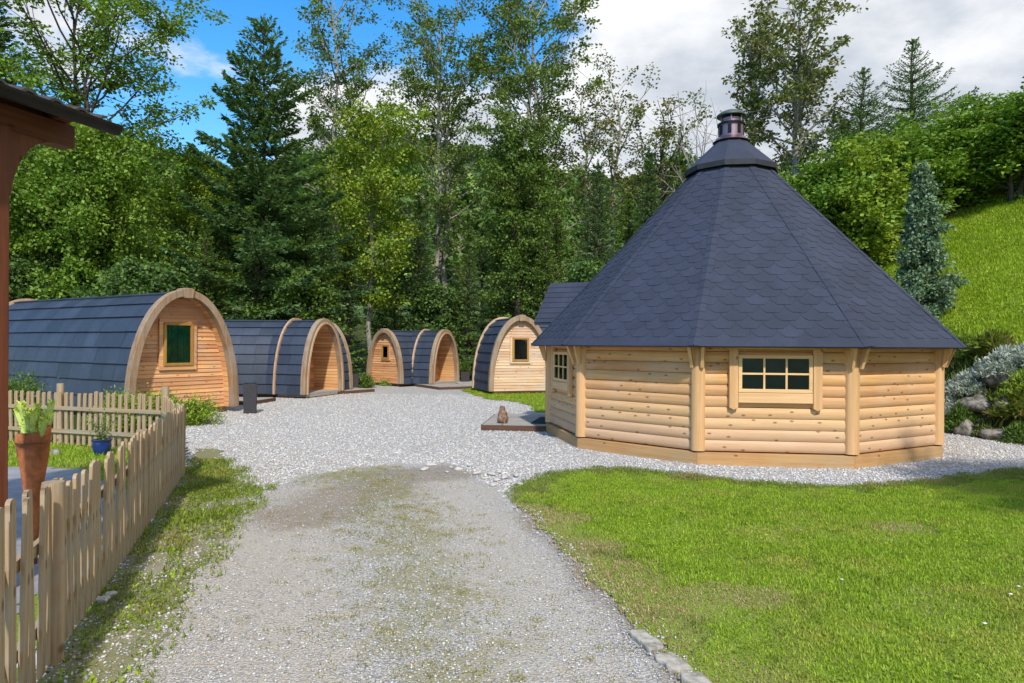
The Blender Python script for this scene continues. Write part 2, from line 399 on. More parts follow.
def grid(name, xs, ys, keep, zoff, mat, attrs=None):
    X, Y = np.meshgrid(xs, ys); Z = terr(X, Y)+zoff
    nx = len(xs); ny = len(ys); idx = np.arange(nx*ny).reshape(ny, nx)
    Fa = np.stack([idx[:-1,:-1], idx[:-1,1:], idx[1:,1:], idx[1:,:-1]], -1).reshape(-1,4)
    V = np.stack([X, Y, Z], -1).reshape(-1,3)
    if keep is not None:
        cx = V[Fa][:,:,0].mean(1); cy = V[Fa][:,:,1].mean(1); Fa = Fa[keep(cx, cy)]
        u, inv = np.unique(Fa, return_inverse=True); V = V[u]; Fa = inv.reshape(Fa.shape)
    at = {k: fn(V[:,0], V[:,1]) for k, fn in (attrs or {}).items()}
    me = arr_mesh(name, V, Fa, mat, attrs=at)
    me.polygons.foreach_set('use_smooth', [True]*len(me.polygons))
    o = bpy.data.objects.new(name, me); link(o); return struct(o)
def axisvals(a, b, step, far, n=26):
    core = np.arange(a, b, step); g = np.geomspace(1, far, n)
    return np.concatenate([(a-(g-1)*1.0-step)[::-1], core, core[-1]+step+(g-1)])
grid('ground', axisvals(-14, 16, .5, 1500), axisvals(0, 45, .5, 1500), None, -.02, M['floor'])
def gl(pts): return [G(*p) for p in pts]
YARD = [(-2.3,.3),(-2.15,2.6),(-3.75,7.6),(-4.9,10.2),(-6.3,12.6),(-7.4,16.5),(-10,22),(-6.5,24.5),(-6,27.5),(-1,29),(3,27),(3.6,22),(7.2,19.5),(8.2,14),(8.05,12.4),(8.3,11.2),(8.8,10.3),(9.95,9.4),(13,9),(13,.3)]
grid('gravel_yard', np.arange(-11,13,.12), np.arange(.3,30,.12), lambda x,y: sdf(x,y,YARD)+.15*wob(x,y,3) > 0, -.008, M['gravel'])
DRIVE = gl([(118,683),(170,610),(222,540),(248,497),(300,474),(395,462),(455,463),(505,488),(548,530),(612,596),(700,690)])
DRIVE = [(-2.0,.3),(-1.9,2.2)] + DRIVE + [(.75,1.5),(.7,.3)]
RUT1 = gl([(300,683),(290,600),(290,520),(330,490)]); RUT2 = gl([(560,683),(520,600),(470,520),(440,485)])
CEN = gl([(450,683),(430,600),(400,530),(380,480)])
def f_rut(x, y): return np.exp(-(np.minimum(segdist(x,y,RUT2), segdist(x,y,RUT1)+.1)/.35)**2) + .5*np.exp(-(segdist(x,y,gl([(140,660),(240,540)]))/.3)**2)
DARKER = gl([(305,515),(400,476),(480,470)])
def f_darker(x, y): return 1.1*np.exp(-(segdist(x,y,DARKER)/.6)**2) + .75*np.exp(-(np.minimum(lawn_in(x,y)+.04, 0)/.17)**2)*np.clip((7.2-y), 0, 1)  # darker brown patch across the drive and strip along the lawn edge
def f_moss(x, y): return .85*np.exp(-(segdist(x,y,CEN)/.75)**2) + .5*np.exp(-(segdist(x,y,gl([(400,462),(250,490)]))/.35)**2) - .25
LAWN = gl([(700,686),(664,652),(634,622),(606,592),(575,560),(545,530),(522,508),(511,494),(522,482),(548,474),(580,470),(620,469),(660,472),(700,476),(740,481),(790,484),(840,486),(885,484),(930,480),(975,475),(1024,471)])
LAWN = LAWN + [(12.8,8.2),(12.8,.4),(.85,.4),(.9,1.6)]
lawn_in = lambda x, y: sdf(x,y,LAWN)+.05*wob(x,y,6)+.03*wob(y,x,20)
grid('driveway', np.arange(-4.5,3,.05), np.arange(.3,9.8,.05), lambda x,y: sdf(x,y,DRIVE)+.06*wob(x,y,7)+.03*wob(y,x,24) > 0, .0, M['drive'], {'rut': f_rut, 'darker': f_darker, 'moss': f_moss})
grid('lawn', np.arange(0,12.8,.03), np.arange(.4,9.2,.03), lambda x,y: lawn_in(x,y) > 0, .008, M['turf'])
PATCH = gl([(462,390),(500,386),(575,388),(575,414),(552,413.5),(538,412),(530,405),(512,401),(492,400),(478,396)])
grid('grass_patch', np.arange(-3,4,.06), np.arange(12,26,.06), lambda x,y: sdf(x,y,PATCH)+.12*wob(x,y,5) > 0, .006, M['turf'])
VERGE = [(-2.0,.3),(-1.85,2.2),(-2.12,2.95),(-3.88,8.1)] + gl([(205,441),(220,452),(236,476),(262,488),(248,505),(225,540),(180,605),(150,650),(118,695)]) + [(-1.75,2.0),(-1.7,.3)]
verge_in = lambda x, y: sdf(x,y,VERGE)+.10*wob(x,y,5)
grid('verge', np.arange(-4.6,-1,.05), np.arange(.3,10,.05), lambda x,y: verge_in(x,y) > 0, .004, M['verge'])
GARDEN = [(-2.0,.3),(-2.12,2.95),(-3.83,8.0),(-4.95,9.8),(-9.5,11.4),(-12,11.4),(-12,.3)]
grid('garden_turf', np.arange(-12,-1.9,.2), np.arange(.3,11.6,.2), lambda x,y: sdf(x,y,GARDEN) > 0, -.002, M['turf'])
PAVE = [(-2.1,1.0),(-3.4,6.2),(-3.95,7.0),(-5.2,8.3),(-9,8.8),(-9,1.0)]
grid('garden_paving', np.arange(-9,-2,.1), np.arange(1,9,.1), lambda x,y: sdf(x,y,PAVE) > 0, .004, M['paving'])
hx = np.concatenate([np.arange(7.4,20,.15), np.arange(20,60,1.5)]); hy = np.concatenate([np.arange(9.2,30,.15), np.arange(30,70,2)])
grid('hillside', hx, hy, lambda x,y: sdf(x,y,BPOLY) > .95, .02, M['hillgrass'])
# far hills
def hills():
    rid = [(-400,148),(100,140),(150,158),(185,172),(230,182),(300,165),(360,152),(410,146),(450,150),(500,163),(560,182),(620,190),(700,180),(800,160),(1000,130),(1500,120)]
    pxs = np.arange(-400, 1500, 6.0); ry = np.interp(pxs, [p[0] for p in rid], [p[1] for p in rid])
    D = np.array([70, 100, 130, 165, 200, 240, 290]); Vv = []
    for k, d in enumerate(D):
        f = (k/(len(D)-1))**.85
        zt = H + (344-ry-13)/F*290
        z = -1 + (zt+1)*f + wob(pxs*.05*(1+.1*k), pxs*0+k*.9, 1.3)*5*f*(1-f)*2 + wob(pxs*.3, pxs*0+k, 1)*1.0*f
        Vv.append(np.stack([(pxs-512)/F*d, np.full_like(pxs, d), z], -1))
    V = np.stack(Vv); ny, nx = V.shape[:2]; idx = np.arange(nx*ny).reshape(ny,nx)
    Fa = np.stack([idx[:-1,:-1], idx[:-1,1:], idx[1:,1:], idx[1:,:-1]], -1).reshape(-1,4)
    me = arr_mesh('hills', V.reshape(-1,3), Fa, M['farhill']); me.polygons.foreach_set('use_smooth', [True]*len(me.polygons))
    struct(link(bpy.data.objects.new('hills', me)))
    # wood on the hill: many small crowns in one mass
    Vs = []
    for i in range(1500):
        px = random.uniform(90, 700); k = random.uniform(0.5, 5.9); k0 = int(k); ix = int((px+400)/6); a = V[k0, ix]*(1-k+k0)+V[k0+1, ix]*(k-k0)
        if (430 < px < 490 and 1.6 < k < 3.6) or (150 < px < 230 and .8 < k < 2.4): continue
        hh = random.uniform(4, 6.5); con = random.random() < .5; n = 60
        u = rng.random(n); ang = rng.random(n)*6.28
        rr = (hh*.22*(1-u) if con else hh*.33*np.sqrt(np.maximum(0, 1-(2*u-1)**2)))*rng.uniform(.7,1.05,n)
        P = np.stack([rr*np.cos(ang), rr*np.sin(ang), (u if con else .3+.7*u)*hh], -1)+a
        Vs.append(leaves(P, np.stack([np.cos(ang), np.sin(ang), rng.normal(size=n)*.4], -1), hh*.22, hh*.2))
    o = leafobj('hillside_wood', Vs, M['leaf_dark']); struct(o, 'stuff'); o['label'] = 'dark wood covering the far hill behind the trees'
hills()

# ------------------------------------------------------------------ trees
def skel_branch(p0, d0, L, n, curve, jit):
    pts = [np.array(p0, float)]; d = np.array(d0, float)
    for i in range(n):
        d = d + np.array(curve)*(1/n) + rng.normal(size=3)*jit; d /= np.linalg.norm(d)
        pts.append(pts[-1]+d*L/n)
    return pts
def broadleaf(h, rad, crown0=.3, limbs=22, sub=5, leafn=14000, ls=.16, spread=.34, upr=.9, tr=.16, stems=1, sparse=False, shape='oval', seedlean=.03):
    mb = MB(); nodes = []
    for s in range(stems):
        off = np.array([0,0,0.]) if stems == 1 else np.append(rng.normal(size=2)*.35*rad*.4, 0)
        hh = h*(1 if s == 0 else random.uniform(.75, .95))
        tp = [off*.3]; 
        for i in range(1, 11): 
            q = off*(.3+.9*i/10)+np.array([0,0,hh*.96*i/10]); q[:2] += rng.normal(size=2)*seedlean*hh*.15; tp.append(q)
        tp = np.array(tp); tp[0][2] = -.3
        mb.tube(tp, [tr*(1-.9*i/10)+.012 for i in range(11)], 7)
        for i in range(limbs//stems):
            t = crown0 + (1-crown0)*((i+.5)/(limbs//stems))**.9*.97
            f = t*10; k = min(int(f), 9); p = tp[k]*(1-f+k)+tp[k+1]*(f-k)
            u = (t-crown0)/(1-crown0)
            env = {'cone': max(.05, 1-u)**.75, 'oval': math.sin(math.pi*min(1, u*.82+.16))**.7, 'top': (u*.9+.15)*(1 if u < .7 else (1-u)/.3+.25), 'column': .75+.25*math.sin(3*u), 'round': math.sqrt(max(.05, 1-(1.7*u-.6)**2))}[shape]
            a = i*2.4+random.uniform(-.4,.4); L = max(.12*rad, rad*env*random.uniform(.7,1.15))
            el = upr*(.5+.8*u); d = (math.cos(a)*math.cos(el), math.sin(a)*math.cos(el), math.sin(el))
            L = L/max(.35, math.cos(el))*.85
            br = skel_branch(p, d, L, 5, (0,0,.25), .10); r0 = tr*.36*(1-.6*t)+.01
            mb.tube(br, [r0*(1-.8*j/5)+.004 for j in range(6)], 5, False)
            for j in range(2, 6): nodes.append((br[j], L*.16))
            for q in range(sub):
                j = 1+random.random()*3.6; jj = int(j); pp = br[jj]*(1-j+jj)+br[jj+1]*(j-jj)
                dd = unit(np.array(br[5])-np.array(br[0])) + rng.normal(size=3)*.75
                b2 = skel_branch(pp, unit(dd), L*random.uniform(.25,.5), 3, (0,0,.15), .14)
                mb.tube(b2, [r0*.45, r0*.35, r0*.22, .004], 4, False)
                nodes.append((b2[2], L*.13)); nodes.append((b2[3], L*.12))
    C = np.array([n[0] for n in nodes]); S = np.array([n[1] for n in nodes])
    if sparse:
        k = rng.random(len(C)) < .72; C = C[k]; S = S[k]
    w = rng.random(len(C))**.6*S; idx = rng.choice(len(C), leafn, p=w/w.sum())
    dirs = rng.normal(size=(leafn,3)); dirs[:,2] *= .65
    P = C[idx]+dirs*(S[idx][:,None]*spread*2.1 + .04)
    P[:,2] = np.maximum(P[:,2], .1)
    D = dirs*.5+rng.normal(size=(leafn,3))*.6+np.array([0,0,-.15])
    V = leaves(P, D, ls*rng.uniform(.7,1.3,leafn), ls*.75*rng.uniform(.7,1.2,leafn))
    return mb, V
def conifer(h, rad, dens=1.0, ls=.13, tr=.15, base=.04, droop=.25, power=.85, lev=.42):
    mb = MB(); tp = [(rng.normal()*.03, rng.normal()*.03, -.3+(h+.3)*i/8) for i in range(9)]; tp[8] = (0,0,h)
    mb.tube(tp, [tr*(1-.97*i/8)+.006 for i in range(9)], 7)
    Ps = []; Ds = []; Ls = []; z = h*base
    while z < h*.97:
        u = z/h; n = random.choice((6,7,7)) if u < .8 else 5; Lr = rad*((1-u)**power)+.04; a0 = random.random()*6.28; gap = lev*(1-.45*u)
        for k in range(n + (2 if u < .8 else 0)):
            a = a0+6.283*k/n+random.uniform(-.25,.25); L = Lr*random.uniform(.70,1.18); el = -.20+u*.95+random.uniform(-.1,.1)
            if k >= n: a = random.random()*6.28; L *= .6
            d = np.array([math.cos(a)*math.cos(el), math.sin(a)*math.cos(el), math.sin(el)])
            m = 6; pts = [np.array([0,0,z+(random.uniform(-.06,.06) if k < n else random.uniform(.1,.3)*gap)])]; dd = d.copy()
            for i in range(m):
                dd = dd+np.array([0,0,-droop/m+ (i/m)*droop*.85]); dd /= np.linalg.norm(dd); pts.append(pts[-1]+dd*L/m)
            mb.tube(pts, [.022*(1-.8*i/m)*(h/10)**.5+.003 for i in range(m+1)], 4, False)
            PP = np.array(pts); nt = max(5, int(L/.085)); s = np.linspace(.12, .99, nt)*m; k0 = np.minimum(s.astype(int), m-1)
            B = PP[k0]*(1-s+k0)[:,None]+PP[k0+1]*(s-k0)[:,None]; rem = 1-s/m
            side = np.array([-math.sin(a), math.cos(a), 0])
            for sg in (-1, 1):
                tl = (L*.40*rem*(.35+1.2*np.minimum(s/m, .5)) + .07)*rng.uniform(.7,1.2,nt)
                tv = unit(d[None,:]*.85+side[None,:]*sg*.9+np.array([0,0,-.28])*rng.random((nt,1))+rng.normal(size=(nt,3))*.10)
                nc = max(2, int(4*dens*min(1.6, max(.5, L/1.4))))
                for q in range(nc):
                    t = (q+rng.random((nt,1))*.9)/nc
                    Ps.append(B+tv*tl[:,None]*t+rng.normal(size=(nt,3))*.012); Ds.append(tv+rng.normal(size=(nt,3))*.28); Ls.append((ls*(.8+.5*rng.random(nt)))*min(1.5, max(.75, h/9)))
        z += gap*random.uniform(.85,1.15)
    n = 60; zz = h*(.93+.07*rng.random(n)); an = rng.random(n)*6.28
    Ps.append(np.stack([np.zeros(n), np.zeros(n), zz], -1)); Ds.append(np.stack([np.cos(an), np.sin(an), np.ones(n)*.9], -1)); Ls.append(np.full(n, ls*.8))
    P = np.concatenate(Ps); D = np.concatenate(Ds); L = np.concatenate(Ls)
    return mb, leaves(P, D, L, L*.42, up=np.tile([0,0,1.0], (len(P),1))+rng.normal(size=(len(P),3))*.5)
GT = 'trees standing round the gravel yard'
def plant_tree(name, label, cat, px, Y, topy, wpx, kind, leaf, barkm='bark_d', group=GT, **kw):
    x = PX(px, Y); z0 = float(terr(x, Y)); zt = ZT(px, topy, Y); h = zt-z0; rad = wpx/2/F*Y
    if kind == 'c': mb, V = conifer(h, rad, **kw)
    else:
        mb, V = broadleaf(h, rad, **kw); f = h/np.percentile(V[:,2], 99.6)
        V = V*np.array([1,1,f]); mb.v = [(a, b, c*f) for a, b, c in mb.v]
    t = thing(name, label, cat, (x, Y, z0), 0, group)
    mb.build('trunk', M[barkm], t, smooth=True)
    leafobj('crown', V, M[leaf], t); return t
A = dict(crown0=.30, limbs=46, sub=5, leafn=15000, ls=.155, spread=.115, upr=.85, stems=2, sparse=True, shape='column', tr=.17)
D_ = dict(crown0=.08, limbs=60, sub=7, leafn=38000, ls=.12, spread=.26, upr=.45, shape='round', tr=.14)
plant_tree('broadleaf_tree', 'tall loose yellow green tree rising behind the brown shelter roof', 'tree', 72, 25, -95, 200, 'b', 'leaf_bright', **{**A, 'leafn': 24000, 'crown0': .25, 'limbs': 50})
plant_tree('broadleaf_tree', 'broad bright green tree directly behind the largest pod', 'tree', 80, 22, 125, 155, 'b', 'leaf_bright', **{**D_, 'leafn': 42000})
plant_tree('broadleaf_tree', 'green tree beside the brown shelter post behind the long pod', 'tree', 28, 23, 150, 130, 'b', 'leaf_mid', **D_)
plant_tree('fir_tree', 'dark conifer at the top left corner above the shelter', 'tree', -12, 24, -60, 130, 'c', 'needle', dens=.8)
plant_tree('broadleaf_tree', 'light green rounded tree left of the pointed spruce', 'tree', 196, 30, 152, 120, 'b', 'leaf_yellow', **D_)
plant_tree('spruce_tree', 'tall pointed spruce standing alone against the blue sky', 'tree', 262, 25, 14, 235, 'c', 'needle', dens=1.0, power=.72, droop=.2, lev=.78)
plant_tree('spruce_tree', 'light green spruce with low boughs behind the first pod gable', 'tree', 215, 24, 212, 110, 'c', 'needle_light', dens=1.0)
plant_tree('spruce_tree', 'light green spruce behind the pod with the open porch', 'tree', 305, 26.5, 200, 120, 'c', 'needle_light')
plant_tree('ash_tree', 'tall airy ash tree just right of the pointed spruce', 'tree', 345, 34, -50, 115, 'b', 'leaf_ash', 'bark_p', **A)
plant_tree('ash_tree', 'tall airy ash tree above the farthest pod', 'tree', 442, 33, -45, 130, 'b', 'leaf_ash', 'bark_p', **{**A, 'leafn': 18000})
plant_tree('ash_tree', 'tall airy ash tree behind the pod beside the round hut', 'tree', 532, 31, -70, 140, 'b', 'leaf_ash', 'bark_p', **{**A, 'leafn': 23000, 'crown0': .2})
plant_tree('ash_tree', 'slim thinly leaved tree whose top shows against the cloud left of the hut roof', 'tree', 603, 32, 52, 90, 'b', 'leaf_rusty', 'bark_p', **{**A, 'leafn': 5000, 'crown0': .4, 'limbs': 30})
plant_tree('ash_tree', 'brownish thin tree rising from behind the left slope of the hut roof', 'tree', 655, 30, 95, 110, 'b', 'leaf_rusty', **{**A, 'leafn': 5500, 'limbs': 34})
plant_tree('maple_tree', 'yellow green young maple with a thin pale trunk behind the farthest pod', 'tree', 371, 28.5, 100, 105, 'b', 'leaf_yellow', 'bark_p', crown0=.25, limbs=38, sub=6, leafn=17000, ls=.15, spread=.26, upr=.4, shape='column', tr=.11)
plant_tree('spruce_tree', 'dark spruce between the yellow maple and the tall spruce', 'tree', 322, 32, 178, 90, 'c', 'needle')
plant_tree('spruce_tree', 'dark spruce right of the yellow maple', 'tree', 418, 31, 200, 80, 'c', 'needle')
plant_tree('spruce_tree', 'dark narrow spruce above the gap between the two far pods', 'tree', 482, 33, 225, 70, 'c', 'needle')
plant_tree('ivy_tree', 'dense dark green ivy clad tree behind the pod nearest the hut', 'tree', 516, 28, 118, 78, 'b', 'leaf_mid', **{**D_, 'leafn': 24000, 'shape': 'column', 'upr': .5})
plant_tree('spruce_tree', 'green spruce above the small gable roof of the hut', 'tree', 597, 27, 160, 105, 'c', 'needle', droop=.35)
plant_tree('spruce_tree', 'light green spruce just left of the small gable roof', 'tree', 556, 29, 190, 80, 'c', 'needle_light')
plant_tree('spruce_tree', 'short dark spruce touching the left slope of the hut roof', 'tree', 648, 27, 150, 75, 'c', 'needle')
plant_tree('spruce_tree', 'small light spruce half hidden by the hut roof', 'tree', 628, 29.5, 190, 60, 'c', 'needle_light')
mbx, _V = broadleaf(8, 1.6, crown0=.3, limbs=26, sub=5, leafn=10, upr=1.0, shape='column', tr=.11)
tb = thing('bare_tree', 'bare dead tree with thin grey twigs left of the chimney', 'tree', (PX(697,27), 27, float(terr(PX(697,27),27))), 0, GT)
for o_ in (mbx,): o_.v = [(a, b, c*1.0) for a, b, c in o_.v]
zb = (ZT(697,80,27)-tb.location.z)/max(v[2] for v in mbx.v); mbx.v = [(a, b, c*zb) for a, b, c in mbx.v]; mbx.build('trunk', M['bark_p'], tb, smooth=True)
plant_tree('ash_tree', 'airy tree with rusty tips directly behind the chimney', 'tree', 742, 27, 18, 85, 'b', 'leaf_rusty', 'bark_p', **{**A, 'leafn': 3200, 'crown0': .45, 'shape': 'top', 'limbs': 34})
plant_tree('ash_tree', 'tallest leaning airy tree right of the chimney', 'tree', 797, 25, -22, 120, 'b', 'leaf_rusty', 'bark_p', **{**A, 'leafn': 6500, 'crown0': .3, 'limbs': 40, 'spread': .10})
plant_tree('fir_tree', 'dark fir on the right behind the bushes, the lower of two', 'tree', 862, 24, 68, 180, 'c', 'needle', dens=1.1, power=.95, lev=.45)
plant_tree('fir_tree', 'dark pointed fir on the right, the taller of two above the bushes', 'tree', 911, 25, 40, 190, 'c', 'needle', dens=1.1, power=1.0, lev=.45)
HZ = dict(crown0=.04, limbs=36, sub=6, leafn=15000, ls=.14, spread=.16, upr=.95, shape='oval', stems=3, tr=.07)
GB = 'hazel bushes along the top of the green slope'
for px, Y, ty, w, lf, lab in ((812,19.5,160,110,'leaf_bright','yellow green bush just right of the hut roof'),(858,19.5,150,110,'leaf_yellow','yellow green bush left of the blue spruce'),
    (893,21,134,110,'leaf_bright','tall green bush behind the blue spruce'),(948,21.5,114,130,'leaf_bright','broad green bush above and right of the blue spruce'),
    (1012,20.5,92,130,'leaf_bright','green bush at the right edge over the slope'),(775,21,175,80,'leaf_mid','green bush peeping over the hut roof right of the chimney'),
    (1075,20,90,120,'leaf_mid','green bush cut off by the right edge'),(985,22.8,100,110,'leaf_bright','pale green bush top between the two right bushes')):
    plant_tree('hazel_bush', lab, 'bush', px, Y, ty, w, 'b', lf, group=GB, **HZ)
plant_tree('blue_spruce', 'small silvery blue spruce on the slope right of the hut roof', 'tree', 921, 15.0, 166, 72, 'b', 'needle_blue', group=None, crown0=.03, limbs=60, sub=6, leafn=15000, ls=.075, spread=.13, upr=.30, shape='cone', tr=.05, seedlean=0)
t_ = thing('shade_tree', 'small leafy tree at the right side of the lawn shading its far corner', 'tree', (6.9, 3.3, 0))
mb_, V_ = broadleaf(5.2, 1.75, **{**D_, 'leafn': 16000, 'crown0': .35, 'ls': .14}); mb_.build('trunk', M['bark_d'], t_, smooth=True); leafobj('crown', V_, M['leaf_mid'], t_)
# understorey bushes behind the pods
GU = 'dark undergrowth bushes behind the pods'
US = dict(crown0=.02, limbs=40, sub=6, leafn=12000, ls=.135, spread=.32, upr=.5, shape='round', tr=.06)
und = [(15,21,262,90,'behind the far end of the long pod'),(75,21.5,250,90,'above the middle of the long pod roof'),(140,20.5,262,90,'above the ridge left of the first gable'),(205,22.5,262,80,'just right of the first keystone'),
    (255,24,268,70,'above the slate body of the second pod'),(300,24.5,272,70,'above the thin strip on the second pod roof'),(347,28,276,50,'beside the right leg of the second pod arch'),(395,31,268,70,'above the ridge of the farthest pod'),(432,31,283,60,'above the porch of the farthest pod'),
    (468,30.5,268,64,'in the gap between the two far pods'),(497,28.5,262,60,'above the slates of the pod next to the hut'),(545,27,258,64,'above the keystone of the pod next to the hut'),(590,25,262,64,'behind the small gable roof')]
for i, (px, Y, ty, w, lab) in enumerate(und):
    if i in (1, 3, 4, 6, 7, 9, 10, 11): plant_tree('young_spruce', 'young spruce growing '+lab, 'tree', px, Y+.3, ty-38, w*1.1, 'c', ('needle','needle_light')[i%2], group='young spruces behind the pods', lev=.32, dens=1.1)
    else: plant_tree('undergrowth_bush', 'dark green bush '+lab, 'bush', px, Y, ty, w*1.25, 'b', ('leaf_dark','leaf_mid')[i%2], group=GU, **US)
# forest mass behind
def forest():
    b1 = broadleaf(11, 2.6, **{**D_, 'leafn': 5000, 'ls': .3})[1]; b2 = conifer(12, 2.3, dens=.4, ls=.24)[1]; b3 = broadleaf(9, 2.4, **{**D_, 'leafn': 4200, 'ls': .3})[1]
    Vs = []
    for row, (Y, top) in enumerate(((38, 275), (46, 268))):
        for px in np.arange(-60, 700, 58 if row == 0 else 64):
            px = px+random.uniform(-18, 18); y = Y+random.uniform(-3, 3); x = PX(px, y)
            if row == 1 and 455 < px < 500: continue
            z0 = float(terr(x, y)); ty = top+random.uniform(-30, 20) + (20 if px < 250 else 0)
            if 440 < px < 510: ty = max(ty, 268)
            hh = ZT(px, ty, y)-z0; V = (b1, b2, b3)[random.randrange(3)]; s = hh/V[:,2].max()
            a = random.random()*6.28; c, sn = math.cos(a), math.sin(a)
            Vs.append(np.stack([(V[:,0]*c-V[:,1]*sn)*s*1.15+x, (V[:,0]*sn+V[:,1]*c)*s*1.15+y, V[:,2]*s+z0], -1))
    for px in np.arange(680, 1120, 55):
        y = 33+random.uniform(-3, 3); x = PX(px, y); z0 = float(terr(x, y)); ty = 150 if px < 800 else 120
        hh = ZT(px, ty, y)-z0; V = (b1, b3)[random.randrange(2)]; s = hh/V[:,2].max()
        Vs.append(V*np.array([s*1.4, s*1.4, s])+np.array([x, y, z0]))
    o = leafobj('forest', Vs, M['leaf_dark']); struct(o, 'stuff'); o['label'] = 'dark mass of forest closing the view behind the nearer trees'
forest()

# ------------------------------------------------------------------ round hut
HC = (2.43*H, 7.615*H); RW = 2.006*H; RE = 2.215*H
hut = thing('grill_hut', 'large ten sided pine log hut with a tall dark shingled roof and chimney', 'hut', (HC[0], HC[1], 0))
SIDE = 2*RW*math.sin(R(18)); AP = RW*math.cos(R(18))
def half_log(z0, z1, x0, x1, y0, bul):
    mb = MB(); n = 7; prof = [(y0+.06, z0)]
    for i in range(n+1):
        t = i/n; prof.append((y0-bul*math.sin(math.pi*t)**.6, z0+(z1-z0)*(.02+.96*t)))
    prof.append((y0+.06, z1)); k = len(prof)
    mb.add([(x0, y, z) for y, z in prof]+[(x1, y, z) for y, z in prof], [(i, i+1, k+i+1, k+i) for i in range(k-1)]+[tuple(range(k)), tuple(reversed(range(k, 2*k)))])
    return mb
def merge(dst, src): dst.add(src.v, src.f)
def hut_window(parent, loc, rz):
    w = MB(); hw, z0, z1 = .46, .945, 1.43; t = .045
    w.box(-hw,hw,-.072,.0,z1-t,z1); w.box(-hw,hw,-.072,.0,z0,z0+t); w.box(-hw,-hw+t,-.074,.0,z0+t,z1-t); w.box(hw-t,hw,-.074,.0,z0+t,z1-t)
    wo = w.build('window', M['pine_win'], parent, loc, rz, bevel=.004)
    b = MB()
    for i in (1, 2):
        x = -hw+t+(2*hw-2*t)*i/3; b.box(x-.012,x+.012,-.068,-.05,z0+t,z1-t)
    b.box(-hw+t,hw-t,-.066,-.050,(z0+z1)/2-.012,(z0+z1)/2+.012); b.build('glazing_bar', M['pine_win'], wo)
    MB().box(-hw+t,hw-t,-.056,-.053,z0+t,z1-t).build('pane', M['glass'], wo)
    MB().box(-hw+t,hw-t,-.046,-.040,z0+t,z1-t).build('dark_interior', M['interior'], wo)
    for sx in (-1, 1):
        p = [(sx*(hw+.005), .745), (sx*(hw+.06), .715), (sx*(hw+.118), .745), (sx*(hw+.118), 1.62), (sx*(hw+.005), 1.62)]
        MB().prism(p if sx > 0 else p[::-1], -.085, -.02).build('side_board', M['pine_post'], wo, bevel=.006)
    MB().box(-hw-.002,hw+.002,-.078,-.02,.81,.94).build('sill', M['pine_win'], wo, bevel=.006)
    MB().box(-hw-.16,hw+.16,-.080,-.02,1.505,1.60).build('head_board', M['pine_win'], wo, bevel=.004)
for k in range(10):
    n = R(-97+36*k); deg = (-97+36*k); loc = (AP*math.cos(n), AP*math.sin(n), 0); rz = n+math.pi/2
    wall = MB(); z = .165; j = 0
    door = (k == 7)
    while z < 1.66:
        for (a, b) in (((-SIDE/2+.02, -.46), (.46, SIDE/2-.02)) if door else ((-SIDE/2+.02, SIDE/2-.02),)):
            merge(wall, half_log(z, z+.145, a, b, 0, .022))
        z += .145; j += 1
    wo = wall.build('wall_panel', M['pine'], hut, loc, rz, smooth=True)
    ex = .06*math.tan(R(18))
    MB().prismz([(-SIDE/2-ex,-.062),(SIDE/2+ex,-.062),(SIDE/2-.05,.1),(-SIDE/2+.05,.1)], -.03, .15).build('base_beam', M['pine_base'], hut, loc, rz, bevel=.006)
    if k in (0, 8, 3, 5): hut_window(hut, loc, rz)
    if door:
        MB().box(-.45,.45,-.04,.02,.12,2.05).build('door', M['pine_post'], hut, loc, rz)
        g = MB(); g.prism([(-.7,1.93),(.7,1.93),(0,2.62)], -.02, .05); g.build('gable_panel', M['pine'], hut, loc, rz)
    c = n+R(18); cl = ((RW+.02)*math.cos(c), (RW+.02)*math.sin(c), 0)
    q = R(18)
    pw = .088
    prof = [(-pw,.07),(-pw,.0),(-pw*.8,-.035),(-pw*.3,-.055),(0,-.06),(pw*.3,-.055),(pw*.8,-.035),(pw,.0),(pw,.07)]
    MB().prismz(prof, .17, 1.72).build('corner_post', M['pine_post'], hut, cl, c+math.pi/2, smooth=True)
    for sgn in (-1, 1):
        br = MB(); x0 = sgn*.066
        br.add([(x0-.02,-.048,1.27),(x0+.02,-.048,1.27),(x0+.02,-.085,1.26),(x0-.02,-.085,1.26),
                (x0-.02+sgn*.03,-.10,1.64),(x0+.02+sgn*.03,-.10,1.64),(x0+.02+sgn*.03,-.205,1.60),(x0-.02+sgn*.03,-.205,1.60)],
               [(0,1,2,3),(7,6,5,4),(0,4,5,1),(1,5,6,2),(2,6,7,3),(3,7,4,0)])
        br.build('eave_brace', M['pine_post'], hut, cl, c+math.pi/2)
# roof
S_ = 1.07; rtop = .60; ztop = H+(RE-rtop)*S_
def ring(r, z, n0=-79): return [(r*math.cos(R(n0+36*k)), r*math.sin(R(n0+36*k)), z) for k in range(10)]
rf = MB(); a = ring(RE-.01, H+.006); b = ring(rtop, ztop-.02); c_ = ring(RE-.01, H-.022); d = ring(rtop, ztop-.09)
rf.add(a+b, [(k, (k+1)%10, 10+(k+1)%10, 10+k) for k in range(10)])
rf.add(a+c_, [(k, 10+k, 10+(k+1)%10, (k+1)%10) for k in range(10)])
roof = rf.build('roof', M['dark'], hut)
ud = MB(); ud.add(ring(RE-.012, H-.024)+ring(rtop, ztop-.09), [(k, 10+k, 10+(k+1)%10, (k+1)%10) for k in range(10)]); ud.build('eave_boards', M['under'], hut)
sh = MB(); ca = math.cos(R(18)); apE = RE*ca; slope = S_/ca
sl = math.sqrt(1+slope**2); Lf = (RE-rtop)*ca*sl
